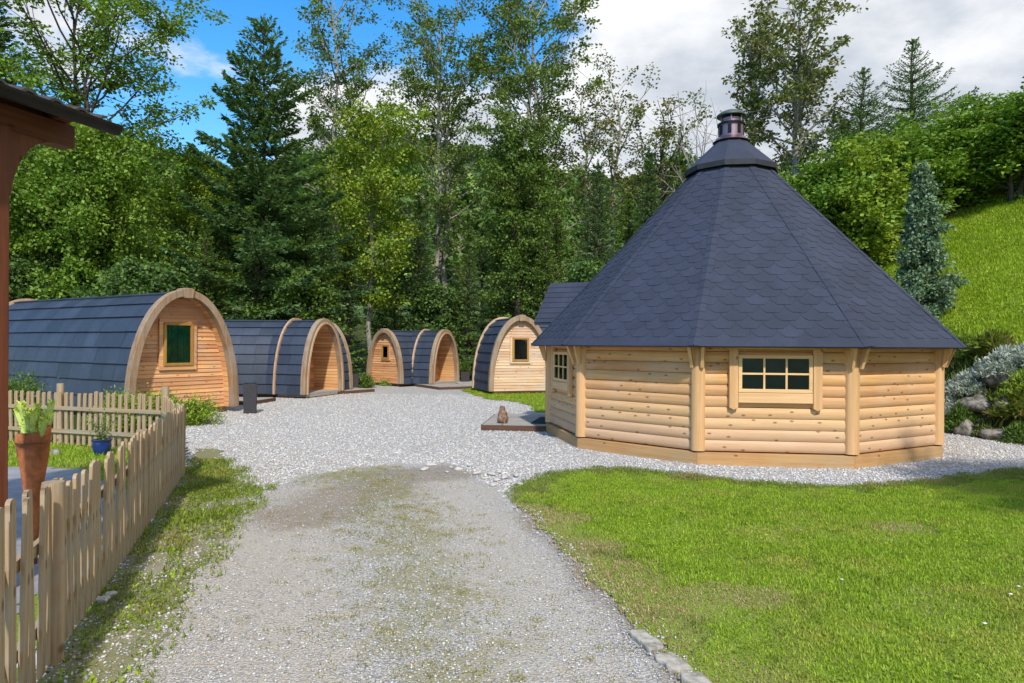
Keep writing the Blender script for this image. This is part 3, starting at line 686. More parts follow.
for k in range(10):
    n = R(-97+36*k); er = np.array([math.cos(n), math.sin(n), 0]); et = np.array([-math.sin(n), math.cos(n), 0])
    up = (-er+np.array([0,0,slope]))/sl; nn = (er*slope+np.array([0,0,1]))/sl
    P0 = er*apE+np.array([0,0,H])
    hwid = lambda v: (apE-v/sl)*math.tan(R(18))
    mw = hwid(0); st = [P0-et*(mw+.004)-up*.022+nn*.012, P0+et*(mw+.004)-up*.022+nn*.012, P0+et*(hwid(.12))+up*.12+nn*.006, P0-et*(hwid(.12))+up*.12+nn*.006]
    sh.add(st+[st[0]-nn*.02, st[1]-nn*.02], [(0,1,2,3),(0,4,5,1)])
    w, hr = .334, .145; row = 0; v = .0
    while v < Lf:
        off = (row % 2)*w/2; mx = hwid(max(v,0)); i0 = int(-mx/w)-2
        for i in range(i0, -i0+1):
            u = i*w+off
            if u-w/2 > mx or u+w/2 < -mx: continue
            jv = random.uniform(-.003,.003)
            pts = [(u-w/2+.002, v+hr*.62), (u-w*.25, v+jv), (u+w*.25, v+jv), (u+w/2-.002, v+hr*.62), (u+w/2-.002, v+hr*1.7), (u-w/2+.002, v+hr*1.7)]
            hts = [.005,.010,.010,.005,.002,.002]
            vs = []
            for (uu, vv), ht in zip(pts, hts):
                vv = min(vv, Lf); m_ = hwid(max(vv,0)); cu = max(-m_, min(m_, uu)); vs.append(P0+et*cu+up*vv+nn*(ht+random.uniform(0,.002)))
            lo = [p-nn*.007 for p in vs[:4]]
            sh.add(vs+lo, [(0,1,2,3,4,5),(0,6,7,1),(1,7,8,2),(2,8,9,3)])
        row += 1; v += hr
shn = sh.build('roof_shingles', M['shingle'], roof)
# hip strips
for k in range(10):
    hp = MB()
    c = R(-79+36*k); e = np.array([math.cos(c), math.sin(c), 0]); t_ = np.array([-math.sin(c), math.cos(c), 0]); Lh = (RE-rtop)*math.sqrt(1+S_**2)
    up = (-e+np.array([0,0,S_]))/math.sqrt(1+S_**2); nn = (e*S_+np.array([0,0,1]))/math.sqrt(1+S_**2); P0 = e*RE+np.array([0,0,H]); v = -.01
    while v < Lh:
        v2 = min(v+.2, Lh); wdt = .075
        q = [P0+up*v+nn*.022, P0+up*v2+nn*.015]
        hp.add([q[0]-t_*wdt-nn*.022, q[0], q[0]+t_*wdt-nn*.022, q[1]+t_*wdt-nn*.022, q[1], q[1]-t_*wdt-nn*.022], [(0,1,4,5),(1,2,3,4)])
        v += .155
    hp.build('hip_shingles', M['shingle'], roof)
# cap
cp = MB(); zc = ztop-.06
r0 = ring(.76, zc); r1 = ring(.76, zc+.065); r2 = ring(.21, 5.10); ri = ring(.60, zc)
cp.add(r0+r1+r2, [(k, (k+1)%10, 10+(k+1)%10, 10+k) for k in range(10)]+[(10+k, 10+(k+1)%10, 20+(k+1)%10, 20+k) for k in range(10)])
cp.add(r0+ri, [(k, 10+k, 10+(k+1)%10, (k+1)%10) for k in range(10)])
cap = cp.build('roof_cap', M['shingle'], hut)
ed = MB(); e0 = ring(.785, zc-.03); e1 = ring(.785, zc+.055); e2 = ring(.755, zc+.055); e3 = ring(.755, zc-.03)
ed.add(e0+e1+e2+e3, [(a*10+k, a*10+(k+1)%10, ((a+1)%4)*10+(k+1)%10, ((a+1)%4)*10+k) for a in range(4) for k in range(10)]); ed.build('cap_edge', M['dark'], cap)
ch = MB(); ch.lathe([(.31,5.06),(.235,5.13),(.208,5.14),(.208,5.36),(.17,5.37),(.17,5.46)], 36); chim = ch.build('chimney', M['steel'], hut, smooth=True)
MB().lathe([(.208,5.345),(.235,5.345),(.235,5.375),(.18,5.385)], 36).build('chimney_band', M['iron'], chim, smooth=True)
MB().lathe([(.10,5.49),(.245,5.50),(.245,5.525),(.20,5.565),(.12,5.60),(.02,5.615)], 36).build('chimney_cap', M['cap_green'], chim, smooth=True)
bb = MB()
for k in range(6):
    a = k*math.pi/3+.2; bb.box(.19*math.cos(a)-.008,.19*math.cos(a)+.008,.19*math.sin(a)-.008,.19*math.sin(a)+.008,5.36,5.51)
bb.build('cap_stay', M['steel'], chim)
vg = MB()
for k in range(8):
    a = k*math.pi/4+.35; vg.beam((.211*math.cos(a), .211*math.sin(a), 5.17), (.211*math.cos(a), .211*math.sin(a), 5.33), .06, .006, (math.cos(a), math.sin(a), 0))
vg.build('vent_slot', M['iron'], chim)
# door gable roof
n = R(155); rz = n+math.pi/2
dg = MB(); yo, yi = -3.34, -1.5
for s in (-1, 1):
    A1 = np.array([0, 0, 2.73]); B1 = np.array([s*.80, 0, 1.95]); nn = unit(np.array([s*.78, 0, .80]))
    dr = B1-A1; Ld = np.linalg.norm(dr); dr = dr/Ld; v = 0; 
    row = 0
    while v < Ld:
        v2 = min(v+.145, Ld+.01); y = yo-(row%2)*.16
        while y < yi:
            ya, yb = max(y+.002, yo), min(y+.33, yi)
            if yb > ya: 
                q = [A1+dr*v+nn*.006, A1+dr*v2+nn*.014]; dg.add([(q[0][0], ya, q[0][2]), (q[0][0], yb, q[0][2]), (q[1][0], yb, q[1][2]), (q[1][0], ya, q[1][2]), (q[1][0]-nn[0]*.03, yb, q[1][2]-nn[2]*.03), (q[1][0]-nn[0]*.03, ya, q[1][2]-nn[2]*.03)], [(0,1,2,3),(3,2,4,5)])
            y += .33
        row += 1; v += .145
    p = [(0,2.72),(s*.80,1.94),(s*.80,1.90),(0,2.66)]; dg.prism(p if s < 0 else p[::-1], yo+.01, yi)
dgo = dg.build('door_gable_roof', M['shingle'], hut, (0,0,0), rz)

# ------------------------------------------------------------------ pods
def prof(hw, h, n=60):
    z = h*(1-(1-np.linspace(0,1,n))**2.2)
    x = hw*np.maximum(0, 1-(z/h)**2.2)**(1/2.05); x[-1] = 0
    return x, z
class Prof:
    def __init__(s, hw, h):
        s.x, s.z = prof(hw, h); s.hw = hw; s.h = h
        ds = np.hypot(np.diff(s.x), np.diff(s.z)); s.s = np.concatenate([[0], np.cumsum(ds)]); s.L = s.s[-1]
    def at(s, t):
        t = min(max(t, 0), s.L); x = np.interp(t, s.s, s.x); z = np.interp(t, s.s, s.z)
        a, b = max(t-.03, 0), min(t+.03, s.L); tx = np.interp(b, s.s, s.x)-np.interp(a, s.s, s.x); tz = np.interp(b, s.s, s.z)-np.interp(a, s.s, s.z)
        l = math.hypot(tx, tz); return x, z, tz/l, -tx/l
    def width(s, z): return s.hw*max(0, 1-(min(z, s.h)/s.h)**2.2)**(1/2.05)
ZB = .10
def slates(P, L, y0=.06, courses=9):
    mb = MB(); c = P.L/courses
    for sd in (-1, 1):
        for j in range(courses):
            s0, s1 = j*c, (j+1)*c; y = y0
            while y < L-.01:
                y2 = min(y+random.uniform(.4,.55), L)
                if L-y2 < .15: y2 = L
                sub = 3; pts = []
                for q in range(sub+1):
                    t = s0+(s1-s0+.02)*q/sub; x, z, nx, nz = P.at(t); off = .050-.036*q/sub
                    pts.append((sd*(x+nx*off), z+nz*off))
                x, z, nx, nz = P.at(s0); lo = (sd*(x+nx*.008), z+nz*.008)
                ring_ = [lo]+pts; k = len(ring_); jz = random.uniform(-.004,.004)
                vs = [(a, y+.003, b+ZB+jz) for a, b in ring_]+[(a, y2-.003, b+ZB+jz) for a, b in ring_]
                mb.add(vs, [(i, i+1, k+i+1, k+i) if sd > 0 else (i+1, i, k+i, k+i+1) for i in range(k-1)])
                y = y2
    sh = [(s_*P.x[i], P.z[i]) for s_ in (1,) for i in range(len(P.x))]+[(-P.x[i], P.z[i]) for i in range(len(P.x)-2, -1, -1)]
    k = len(sh); mb.add([(a, y0, b+ZB) for a, b in sh]+[(a, L, b+ZB) for a, b in sh], [(i, i+1, k+i+1, k+i) for i in range(k-1)])
    return mb
def arch(P, y0, y1, out=.06, inn=.09):
    mb = MB(); n = 44
    for sd in (1, -1):
        a = []; b = []
        for i in range(n+1):
            x, z, nx, nz = P.at(P.L*i/n)
            if i == n: nx, nz = 0, 1
            a.append((sd*max(0, x+nx*out), z+nz*out)); b.append((sd*max(0, x-nx*inn), z-nz*inn))
        for i in range(n):
            q = [a[i], a[i+1], b[i+1], b[i]]
            vs = [(x, y0, z+ZB) for x, z in q]+[(x, y1, z+ZB) for x, z in q]
            f = [(3,2,1,0),(4,5,6,7),(0,1,5,4),(2,3,7,6)]
            if i == 0: f.append((3,0,4,7))
            if sd < 0: f = [tuple(reversed(u)) for u in f]
            mb.add(vs, f)
    me = mb; return me
def weld(o):
    bm = bmesh.new(); bm.from_mesh(o.data); bmesh.ops.remove_doubles(bm, verts=bm.verts, dist=.0005); bm.to_mesh(o.data); bm.free(); return o
def lining(P, y0, y1, off=.07):
    mb = MB(); n = 26
    for sd in (1, -1):
        for i in range(n):
            q = []
            for t in (P.L*i/n+.004, P.L*(i+1)/n-.004):
                x, z, nx, nz = P.at(t); q.append((sd*max(0, x-nx*off), z-nz*off))
            f = (0,1,2,3)
            mb.add([(q[0][0], y0, q[0][1]+ZB), (q[1][0], y0, q[1][1]+ZB), (q[1][0], y1, q[1][1]+ZB), (q[0][0], y1, q[0][1]+ZB)], [f])
    return mb
def boards(P, y, holes=None, pitch=.088, off=.07):
    mb = MB(); z = .0
    while z < P.h-.12:
        z1 = min(z+pitch, P.h-.1); w0 = max(.02, P.width(z)-off); w1 = max(.02, P.width(z1)-off)
        segs = [(-1, 1)]
        jy = random.uniform(-.002,.002)
        def seg(xa0, xb0, xa1, xb1):
            mb.add([(xa0, y-.022+jy, z+ZB), (xb0, y-.022+jy, z+ZB), (xb1, y-.006+jy, z1+ZB), (xa1, y-.006+jy, z1+ZB), (xa0, y+.01, z+ZB), (xb0, y+.01, z+ZB)], [(0,1,2,3),(0,4,5,1)])
        if holes and z1 > holes[1] and z < holes[2]:
            seg(-w0, -holes[0], -w1, -holes[0]); seg(holes[0], w0, holes[0], w1)
        else: seg(-w0, w0, -w1, w1)
        z = z1
    # backing so that no gap shows
    k = 20; pts = [(P.width(P.h*i/k)-off, P.h*i/k) for i in range(k)]
    pts = [(max(.01, a), b) for a, b in pts if b < P.h-.1]; pl = pts+[(-a, b) for a, b in reversed(pts)]
    mb.add([(a, y+.03, b+ZB) for a, b in pl], [tuple(range(len(pl)))])
    return mb
def pod_window(parent, loc, rz, y, hw, z0, z1, curtain, trim=.09, tmat='larch'):
    t = MB(); e = trim
    t.box(-hw-e,hw+e,y-.05,y-.012,z1,z1+e*.8); t.box(-hw-e,hw+e,y-.05,y-.012,z0-e,z0); t.box(-hw-e,-hw,y-.048,y-.012,z0,z1); t.box(hw,hw+e,y-.048,y-.012,z0,z1)
    w = t.build('window', M[tmat], parent, loc, rz, bevel=.004)
    f = MB(); q = .06
    f.box(-hw,hw,y-.07,y-.01,z1-q,z1); f.box(-hw,hw,y-.07,y-.01,z0,z0+q); f.box(-hw,-hw+q,y-.072,y-.01,z0+q,z1-q); f.box(hw-q,hw,y-.072,y-.01,z0+q,z1-q)
    f.build('frame', M['window_wood'], w, bevel=.005)
    MB().box(-hw+q,hw-q,y-.040,y-.036,z0+q,z1-q).build('pane', M['glass'], w)
    c = MB(); n = 40; xs = [-hw+q+(2*hw-2*q)*i/n for i in range(n+1)]
    vs = [(x, y-.022+.012*math.sin(i*1.3)+.003*math.sin(i*.7), z) for z in (z0+q, z1-q) for i, x in enumerate(xs)]
    c.add(vs, [(i, i+1, n+2+i, n+1+i) for i in range(n)]); c.build('curtain', M[curtain], w, smooth=True)
    MB().box(-hw+q,hw-q,y-.010,y-.006,z0+q,z1-q).build('dark_interior', M['interior'], w)
    return w
def arm(pod, C, out, w, h, L, kind, recess=.3, keystone=True, wallmat='larch', win=None, backring=False, trimw=.12, sk=True, win_args=None):
    P = Prof(w/2, h); rz = math.atan2(out[1], out[0])+math.pi/2
    loc = (C[0], C[1], 0)
    slates(P, L).build('roof', M['slate'], pod, loc, rz)
    if kind != 'none':
        o = weld(arch(P, -.05, trimw-.02).build('arch_trim', M['arch'], pod, loc, rz)); b = o.modifiers.new('bevel','BEVEL'); b.width=.012; b.segments=2; b.limit_method='ANGLE'; b.angle_limit=R(50)
        if kind == 'porch':
            weld(arch(P, -.075, -.05, out=-.045, inn=.10).build('arch_strip', M['arch_thin'], pod, loc, rz))
        if keystone:
            s = h/2.7; kb = MB(); kb.prism([(-.10*s, P.h+ZB-.13*s), (.10*s, P.h+ZB-.13*s), (.14*s, P.h+ZB+.075*s), (.06*s, P.h+ZB+.10*s), (-.06*s, P.h+ZB+.10*s), (-.14*s, P.h+ZB+.075*s)], -.09, trimw+.03)
            kb.build('keystone', M['arch'], pod, loc, rz, bevel=.01)
    if backring:
        weld(arch(P, L-.03, L+.05, out=.085, inn=.02).build('arch_strip', M['arch_thin'], pod, loc, rz))
    if kind == 'window':
        lining(P, .0, recess+.02).build('lining', M['lining'], pod, loc, rz)
        boards(P, recess).build('gable_wall', M[wallmat], pod, loc, rz)
        if win: pod_window(pod, loc, rz, recess-.012, *win)
    if kind == 'porch':
        lining(P, .0, recess+.05).build('lining', M['lining'], pod, loc, rz)
        boards(P, recess, holes=(.38, -.1, h*.80)).build('gable_wall', M['larch_red'], pod, loc, rz)
        d = MB()
        for i in range(6): d.box(-.37+.1233*i+.002, -.37+.1233*(i+1)-.002, recess-.02, recess+.02, ZB+.02, ZB+h*.79)
        do = d.build('door', M['door'], pod, loc, rz)
        MB().box(.28,.31,recess-.07,recess-.02,ZB+h*.36,ZB+h*.42).build('handle', M['steel'], do)
        arch(Prof(w/2*.60, h*.86), recess-.06, recess-.02, out=.0, inn=.06).build('door_arch', M['larch'], pod, loc, rz)
        MB().prism([(-w/2+.1, .02),(w/2-.1, .02),(w/2-.1, ZB+.03),(-w/2+.1, ZB+.03)][::-1], -.0, recess).build('porch_floor', M['deck'], pod, loc, rz)
    if sk:
        s = MB()
        for sx in (-1, 1): s.box(sx*(w/2-.22)-.07, sx*(w/2-.22)+.07, .1, L-.05, -.02, ZB-.004)
        s.box(-w/2+.03, w/2-.03, recess if kind != 'none' else .05, L-.03, ZB-.05, ZB+.02)
        s.build('skid', M['deck_edge'], pod, loc, rz)
    return P
def backcap(pod, C, out, w, h, L, mat='larch'):
    P = Prof(w/2, h); rz = math.atan2(out[1], out[0])+math.pi/2
    k = 24; pts = [(P.width(P.h*i/k), P.h*i/k) for i in range(k+1)]; pl = pts+[(-a, b) for a, b in reversed(pts[:-1])]
    mb = MB(); mb.add([(a, L-.012, b+ZB) for a, b in pl], [tuple(range(len(pl)))]); mb.build('end_wall', M[mat], pod, (C[0], C[1], 0), rz)
def dome(pod, J, w, h, skip=None):
    P = Prof(w/2*.985, h*.995); mb = MB(); n = 28; courses = 9; c = P.L/courses
    for j in range(courses):
        for k in range(n):
            a0, a1 = 2*math.pi*k/n, 2*math.pi*(k+1)/n; q = []
            if skip and math.cos((a0+a1)/2)*skip[0]+math.sin((a0+a1)/2)*skip[1] > .12: continue
            for t, off in ((j*c, .05), ((j+1)*c, .014)):
                x, z, nx, nz = P.at(t)
                for a in (a0, a1): q.append(((x+nx*off)*math.cos(a), (x+nx*off)*math.sin(a), z+nz*off+ZB))
            x, z, nx, nz = P.at(j*c)
            for a in (a0, a1): q.append((x*math.cos(a), x*math.sin(a), z+ZB))
            mb.add(q, [(0,1,3,2),(4,5,1,0)])
    mb.build('roof_bend', M['slate'], pod, (J[0], J[1], 0))
def sub(a, b): return (a[0]-b[0], a[1]-b[1])
GP = 'wooden camping pods round the yard'
# pod 1
p1 = (-6.877, 14.43); pod = thing('camping_pod', 'largest long camping pod on the left, dark slate roof and green curtain window', 'camping pod', (*p1, 0), 0, GP)
arm(pod, (0,0), (.851,-.525), 2.40, 2.50, 7.0, 'window', recess=.34, win=(.335, 1.05, 1.97, 'curtain_green'), backring=True, trimw=.14)
backcap(pod, (0,0), (.851,-.525), 2.40, 2.50, 7.0)
# pod 2
c2 = (-5.5, 20.03); pod = thing('camping_pod', 'camping pod with an open arched porch and branching slate body, second from the left', 'camping pod', (*c2, 0), 0, GP)
J = (-6.85, 20.44); w2, h2 = 2.0, 2.11
arm(pod, (0,0), (.957,-.291), w2, h2, 1.45, 'porch', recess=.95, keystone=False, sk=True)
weld(arch(Prof(w2/2, h2), .92, .98, out=.085, inn=-.01).build('arch_strip', M['arch_thin'], pod, (0,0,0), math.atan2(-.291,.957)+math.pi/2))
dome(pod, sub(J, c2), w2, h2, (.957,-.291))
Jb = sub((-6.85+.0, 20.44), c2)
arm(pod, Jb, (1,.03), w2, h2, 3.7, 'none')
wd = unit(np.array([.43,.9])); Ce = sub((-6.03, 22.15), c2)
arm(pod, Ce, (wd[0], wd[1]), w2, h2, .75, 'window', recess=.2, keystone=False)
backcap(pod, Jb, (1,.03), w2, h2, 3.7)
# pod 3
c3 = (-2.48, 25.45); pod = thing('camping_pod', 'farthest camping pod with a window gable left and porch right', 'camping pod', (*c3, 0), 0, GP)
w3, h3 = 1.86, 1.93; J3 = sub((-3.86, 26.1), c3)
arm(pod, (0,0), (.9,-.43), w3, h3, 1.55, 'porch', recess=.8, keystone=False)
weld(arch(Prof(w3/2, h3), .80, .86, out=.085, inn=-.01).build('arch_strip', M['arch_thin'], pod, (0,0,0), math.atan2(-.43,.9)+math.pi/2))
dome(pod, J3, w3, h3, (.9,-.43))
arm(pod, sub((-4.7,25.1), c3), (-.64,-.765), w3, h3, 1.35, 'window', recess=.12, keystone=True, wallmat='larch_red', win=(.20, .98, 1.50, 'curtain_grey', .05))
# pod 4
c4 = (.29, 21.2); pod = thing('camping_pod', 'camping pod with a pale board gable partly hidden by the round hut', 'camping pod', (*c4, 0), 0, GP)
w4, h4 = 1.98, 2.28; dv = (.32,-.947)
arm(pod, (0,0), dv, w4, h4, 1.8, 'window', recess=.12, wallmat='larch_pale', win=(.27, 1.02, 1.76, 'curtain_grey', .07, 'larch_pale'), backring=True)
J4 = (-.32*1.8, .947*1.8); dome(pod, J4, w4, h4)
d4 = unit(np.array([.9,.43])); arm(pod, (J4[0]+d4[0]*2.0, J4[1]+d4[1]*2.0), (d4[0], d4[1]), w4, h4, 2.0, 'window', recess=.2, keystone=False)

# ------------------------------------------------------------------ decks, planters
def deck(name, label, corners, z, n, edge='deck_edge', loc=None, rz=None):
    """corners: p0 origin, p1 along x, depth"""
    p0, p1, depth = corners; L = math.dist(p0, p1); rz = math.atan2(p1[1]-p0[1], p1[0]-p0[0])
    t = thing(name, label, 'deck', (*p0, 0), rz)
    b = MB(); w = depth/n
    for i in range(n): b.box(.0, L, i*w+.004, (i+1)*w-.004, z-.03, z, .0015)
    b.build('deck_boards', M['deck'], t)
    e = MB(); e.box(-.012, L+.012, -.03, 0, -.02, z-.008); e.box(-.012, L+.012, depth, depth+.03, -.02, z-.008); e.box(-.03, 0, 0, depth, -.02, z-.01); e.box(L, L+.03, 0, depth, -.02, z-.01)
    e.build('edge_beam', M[edge], t); return t
deck('deck', 'low timber deck at the door of the round hut with a cat on its edge', (G(483,430), G(562,431.5), 2.0), .10, 14)
deck('deck', 'grey timber deck before the open porch of the second pod', (G(305,396.6), G(374,391.5), 2.1), .09, 14)
deck('deck', 'grey timber deck between the farthest pod and the pod next to the hut', (G(440,389.6), G(475,388.5), 2.3), .09, 14)
deck('deck', 'short grey timber deck strip behind the first pod planter', (G(250,405), G(275,401), 1.4), .09, 8)
dm = MB(); q = [G(531,423,.112), G(556,423.5,.112), G(552,417,.112), G(541,417,.112)]; dm.prismz(q, .101, .116); o = dm.build('door_mat', M['mat']); tag(o, 'black mat lying on the deck beside the round hut', 'door mat')
def planter(label, px, py, wpx, hpx, rz=0, plantleaf=None):
    x, y = G(px, py); s = wpx/F*y; h = hpx/F*y; t = thing('planter', label, 'planter', (x, y+s/2, 0), rz, 'dark woven planters beside the pods')
    b = MB(); b.add([(-s*.45,-s*.45,0),(s*.45,-s*.45,0),(s*.45,s*.45,0),(-s*.45,s*.45,0),(-s/2,-s/2,h),(s/2,-s/2,h),(s/2,s/2,h),(-s/2,s/2,h),(-s*.44,-s*.44,h),(s*.44,-s*.44,h),(s*.44,s*.44,h),(-s*.44,s*.44,h)],
        [(0,1,5,4),(1,2,6,5),(2,3,7,6),(3,0,4,7),(4,5,9,8),(5,6,10,9),(6,7,11,10),(7,4,8,11),(3,2,1,0)]); b.build('box', M['wicker'], t)
    MB().box(-s*.44,s*.44,-s*.44,s*.44,h-.06,h-.03).build('soil', M['soil'], t)
    if plantleaf:
        n = 500; P = np.stack([rng.normal(size=n)*s*.22, rng.normal(size=n)*s*.22, h+rng.random(n)*.35], -1); D = P*np.array([1,1,0])+np.array([0,0,.25])
        leafobj('foliage', leaves(P, D, .12, .04), M[plantleaf], t)
    return t
planter('dark woven box planter at the right foot of the largest pod', 248, 413.5, 13, 30, .3)
planter('dark woven box planter right of the second pod arch', 350.5, 389, 14, 15.5, .2)
planter('small dark planter with a leafy plant right of the farthest pod porch', 465, 381.5, 9, 10, .1, 'leaf_mid')

# ------------------------------------------------------------------ fence
def picket(mb, h, w, th):
    k = 5; arc = [(w/2*math.cos(math.pi*i/k), h-w*.28+w*.28*math.sin(math.pi*i/k)) for i in range(k+1)]
    mb.prism([(-w/2, .02), (w/2, .02)]+arc, -th/2, th/2)
def fence_run(t, a, b, hh, spacing, w=.06, postmat='fence', start=0, gate=False):
    L = math.dist(a, b); ang = math.atan2(b[1]-a[1], b[0]-a[0]); o = t.location
    for z in (.22, hh-.24):
        r = MB(); r.box(0, L, .012, .040, z-.027, z+.027); r.build('rail', M['fence_x'], t, (a[0]-o.x, a[1]-o.y, 0), ang)
    n = int(L/spacing)
    for i in range(n+1):
        s = i*spacing+random.uniform(-.008,.008); mb = MB(); picket(mb, hh+(max(0, 1.5-s)*.07 if hh > .82 else 0)+random.uniform(-.02,.015), w*random.uniform(.92,1.08), .018)
        p = mb.build('picket', M['fence'], t, (a[0]-o.x+math.cos(ang)*s, a[1]-o.y+math.sin(ang)*s, random.uniform(-.01,.01)), ang+random.uniform(-.03,.03))
        p.rotation_euler = (random.uniform(-.02,.02), random.uniform(-.018,.018), p.rotation_euler[2])
def fpost(t, p, h, r):
    o = t.location; mb = MB(); mb.lathe([(r,-.05),(r*1.0,h-.02),(r*.94,h)], 18); mb.build('post', M['fence'], t, (p[0]-o.x, p[1]-o.y, 0), random.random()*6, smooth=True)
fa = (-1.83, 2.2); fb = (-3.80, 7.92); fc = (-4.92, 9.65); fd = (-9.6, 11.1)
fen = thing('picket_fence', 'weathered picket fence running along the drive in the left foreground', 'fence', (-2.2, 3.3, 0))
fence_run(fen, fa, fb, .84, .122, .069)
for s in (.19, .595, .985): fpost(fen, (fa[0]+(fb[0]-fa[0])*s+(.0 if s<.3 else -.03), fa[1]+(fb[1]-fa[1])*s), .875 if s < .3 else .83, .049 if s<.3 else .042)
fen2 = thing('picket_fence', 'lower greyed picket fence closing the back of the garden before the long pod', 'fence', (-4.92, 9.65, 0))
fence_run(fen2, fb, fc, .80, .118, .052); fence_run(fen2, fc, fd, .80, .112, .055)
for s in (.0, .40, .8): fpost(fen2, (fc[0]+(fd[0]-fc[0])*s, fc[1]+(fd[1]-fc[1])*s+.05), .92, .05)

# ------------------------------------------------------------------ brown shelter
sh_o = (-3.175, 4.15); shel = thing('shelter', 'brown timber shelter corner with corrugated roof and gutter at the left edge', 'shelter', (*sh_o, 0))
gd = unit(np.array([.23, .67])); gang = math.atan2(gd[1], gd[0])
MB().box(-.07,.07,-.07,.07,0,2.87).build('post', M['brown'], shel, (0,0,0), gang, bevel=.008)
# local x runs along the eave
MB().box(-3.0,.50,-.066,.066,2.85,3.0).build('beam', M['brown_x'], shel, (.0,.0,0), gang, bevel=.006)
kb = MB(); pts = []
for i in range(9):
    a = i/8*math.pi/2; pts.append((.085+.28*(1-math.cos(a)), 2.39+.46*math.sin(a)))
kb.prism([(.07,2.39)]+pts[1:]+[(.085+.28,2.85),(.07,2.85)][0:2], -.05, .05); kb.build('knee_brace', M['brown'], shel, (0,0,0), gang)
MB().box(-3.0,.52,.02,.05,3.005,3.11).build('fascia_board', M['brown_x'], shel, (0,0,0), gang)
rb = MB(); rb.box(.34,.44,-.22,.95,3.005,3.07); rb.build('rafter', M['brown_x'], shel, (0,0,0), gang)
cr = MB(); n = 64; xs = np.linspace(-3.0, .57, n*2)
va = []; 
for y, z in ((-.27, 3.05), (1.8, 3.57)):
    for x in xs: va.append((x, y, z+.022*math.sin(x*36)))
for y, z in ((-.27, 3.032), (1.8, 3.55)):
    for x in xs: va.append((x, y, z+.022*math.sin(x*36)))
m = len(xs); cr.add(va, [(i, i+1, m+i+1, m+i) for i in range(m-1)]+[(2*m+i, 3*m+i, 3*m+i+1, 2*m+i+1) for i in range(m-1)]+[(i, 2*m+i, 2*m+i+1, i+1) for i in range(m-1)]+[(m-1, 2*m-1, 4*m-1, 3*m-1)])
cr.build('roof_sheet', M['corrugated'], shel, (0,0,0), gang, smooth=True)
gt = MB(); k = 10; gp = [(-.30+.055*math.cos(math.pi+math.pi*i/k), 3.01+.06*math.sin(math.pi+math.pi*i/k)) for i in range(k+1)]; gi = [(-.30+.050*math.cos(math.pi+math.pi*i/k), 3.012+.055*math.sin(math.pi+math.pi*i/k)) for i in range(k+1)]
pl = gp+gi[::-1]; q = len(pl); gt.add([(-3.0, y, z) for y, z in pl]+[(.62, y, z) for y, z in pl], [(i, (i+1)%q, q+(i+1)%q, q+i) for i in range(q)]+[tuple(range(k+1))]+[tuple(q+i for i in range(k, -1, -1))])
gt.build('gutter', M['gutter'], shel, (0,0,0), gang, smooth=True)

# ------------------------------------------------------------------ garden objects
Yp = 4.75; xp = PX(34, Yp)
vase = thing('garden_vase', 'tall rusty steel vase full of pale green succulents behind the fence', 'planter', (xp, Yp, 0))
vb = MB(); n = 20; rows = []
for z, r in ((0,.03),(.15,.035),(.4,.05),(.6,.075),(.75,.10),(.86,.115),(.92,.118)):
    rows.append([(r*math.cos(2*math.pi*k/n), r*.7*math.sin(2*math.pi*k/n), z+(.06*math.cos(2*math.pi*k/n)+.03*math.sin(4*math.pi*k/n) if z > .85 else 0)) for k in range(n)])
vs = [p for r in rows for p in r]; vb.add(vs, [(i*n+k, i*n+(k+1)%n, (i+1)*n+(k+1)%n, (i+1)*n+k) for i in range(len(rows)-1) for k in range(n)])
vo = vb.build('vase', M['rust'], vase, smooth=True); sm = vo.modifiers.new('solid','SOLIDIFY'); sm.thickness = .006
MB().lathe([(.01,.84),(.11,.85)], 16).build('soil', M['soil'], vase)
Vs = []; 
sm_ = MB()
for i in range(13):
    a = i*2.4; rr = random.uniform(.02,.09); hh = random.uniform(.12,.27); bx, by = rr*math.cos(a), rr*.7*math.sin(a); ox, oy = math.cos(a)*.06, math.sin(a)*.05
    sm_.tube([(bx,by,.84),(bx+ox*.4,by+oy*.4,.86+hh*.5),(bx+ox,by+oy,.86+hh)], [.016,.019,.017], 8)
    n_ = 70; u = rng.random(n_); an = np.arange(n_)*2.4; el = np.where(u > .6, .9, .25)
    P = np.stack([bx+ox*u**1.5, by+oy*u**1.5, .86+hh*u], -1); D = np.stack([np.cos(an), np.sin(an), el+.3], -1)
    Vs.append(leaves(P, D, .036+.014*u, .022))
sm_.build('stem', M['succ_stem'], vase, smooth=True); leafobj('succulents', Vs, M['succulent'], vase)
x, y = G(98, 456); pot = thing('flower_pot', 'glazed blue pot with a small twiggy shrub on the garden paving', 'flower pot', (x, y+.1, 0))
MB().lathe([(.07,0),(.095,.02),(.118,.12),(.112,.18),(.128,.20),(.128,.215),(.10,.215),(.10,.17)], 28).build('pot', M['blue'], pot, smooth=True)
mb = MB(); Vs = []
for i in range(12):
    a = random.random()*6.28; br = skel_branch((0,0,.15), (math.cos(a)*.4, math.sin(a)*.4, 1), random.uniform(.25,.45), 4, (0,0,.1), .15); mb.tube(br, [.006,.005,.004,.003,.002], 4)
    P = np.repeat(np.array(br[1:]), 5, 0)+rng.normal(size=(20,3))*.035; Vs.append(leaves(P, rng.normal(size=(20,3)), .035, .02))
mb.build('stem', M['bark_d'], pot); leafobj('foliage', Vs, M['leaf_mid'], pot)
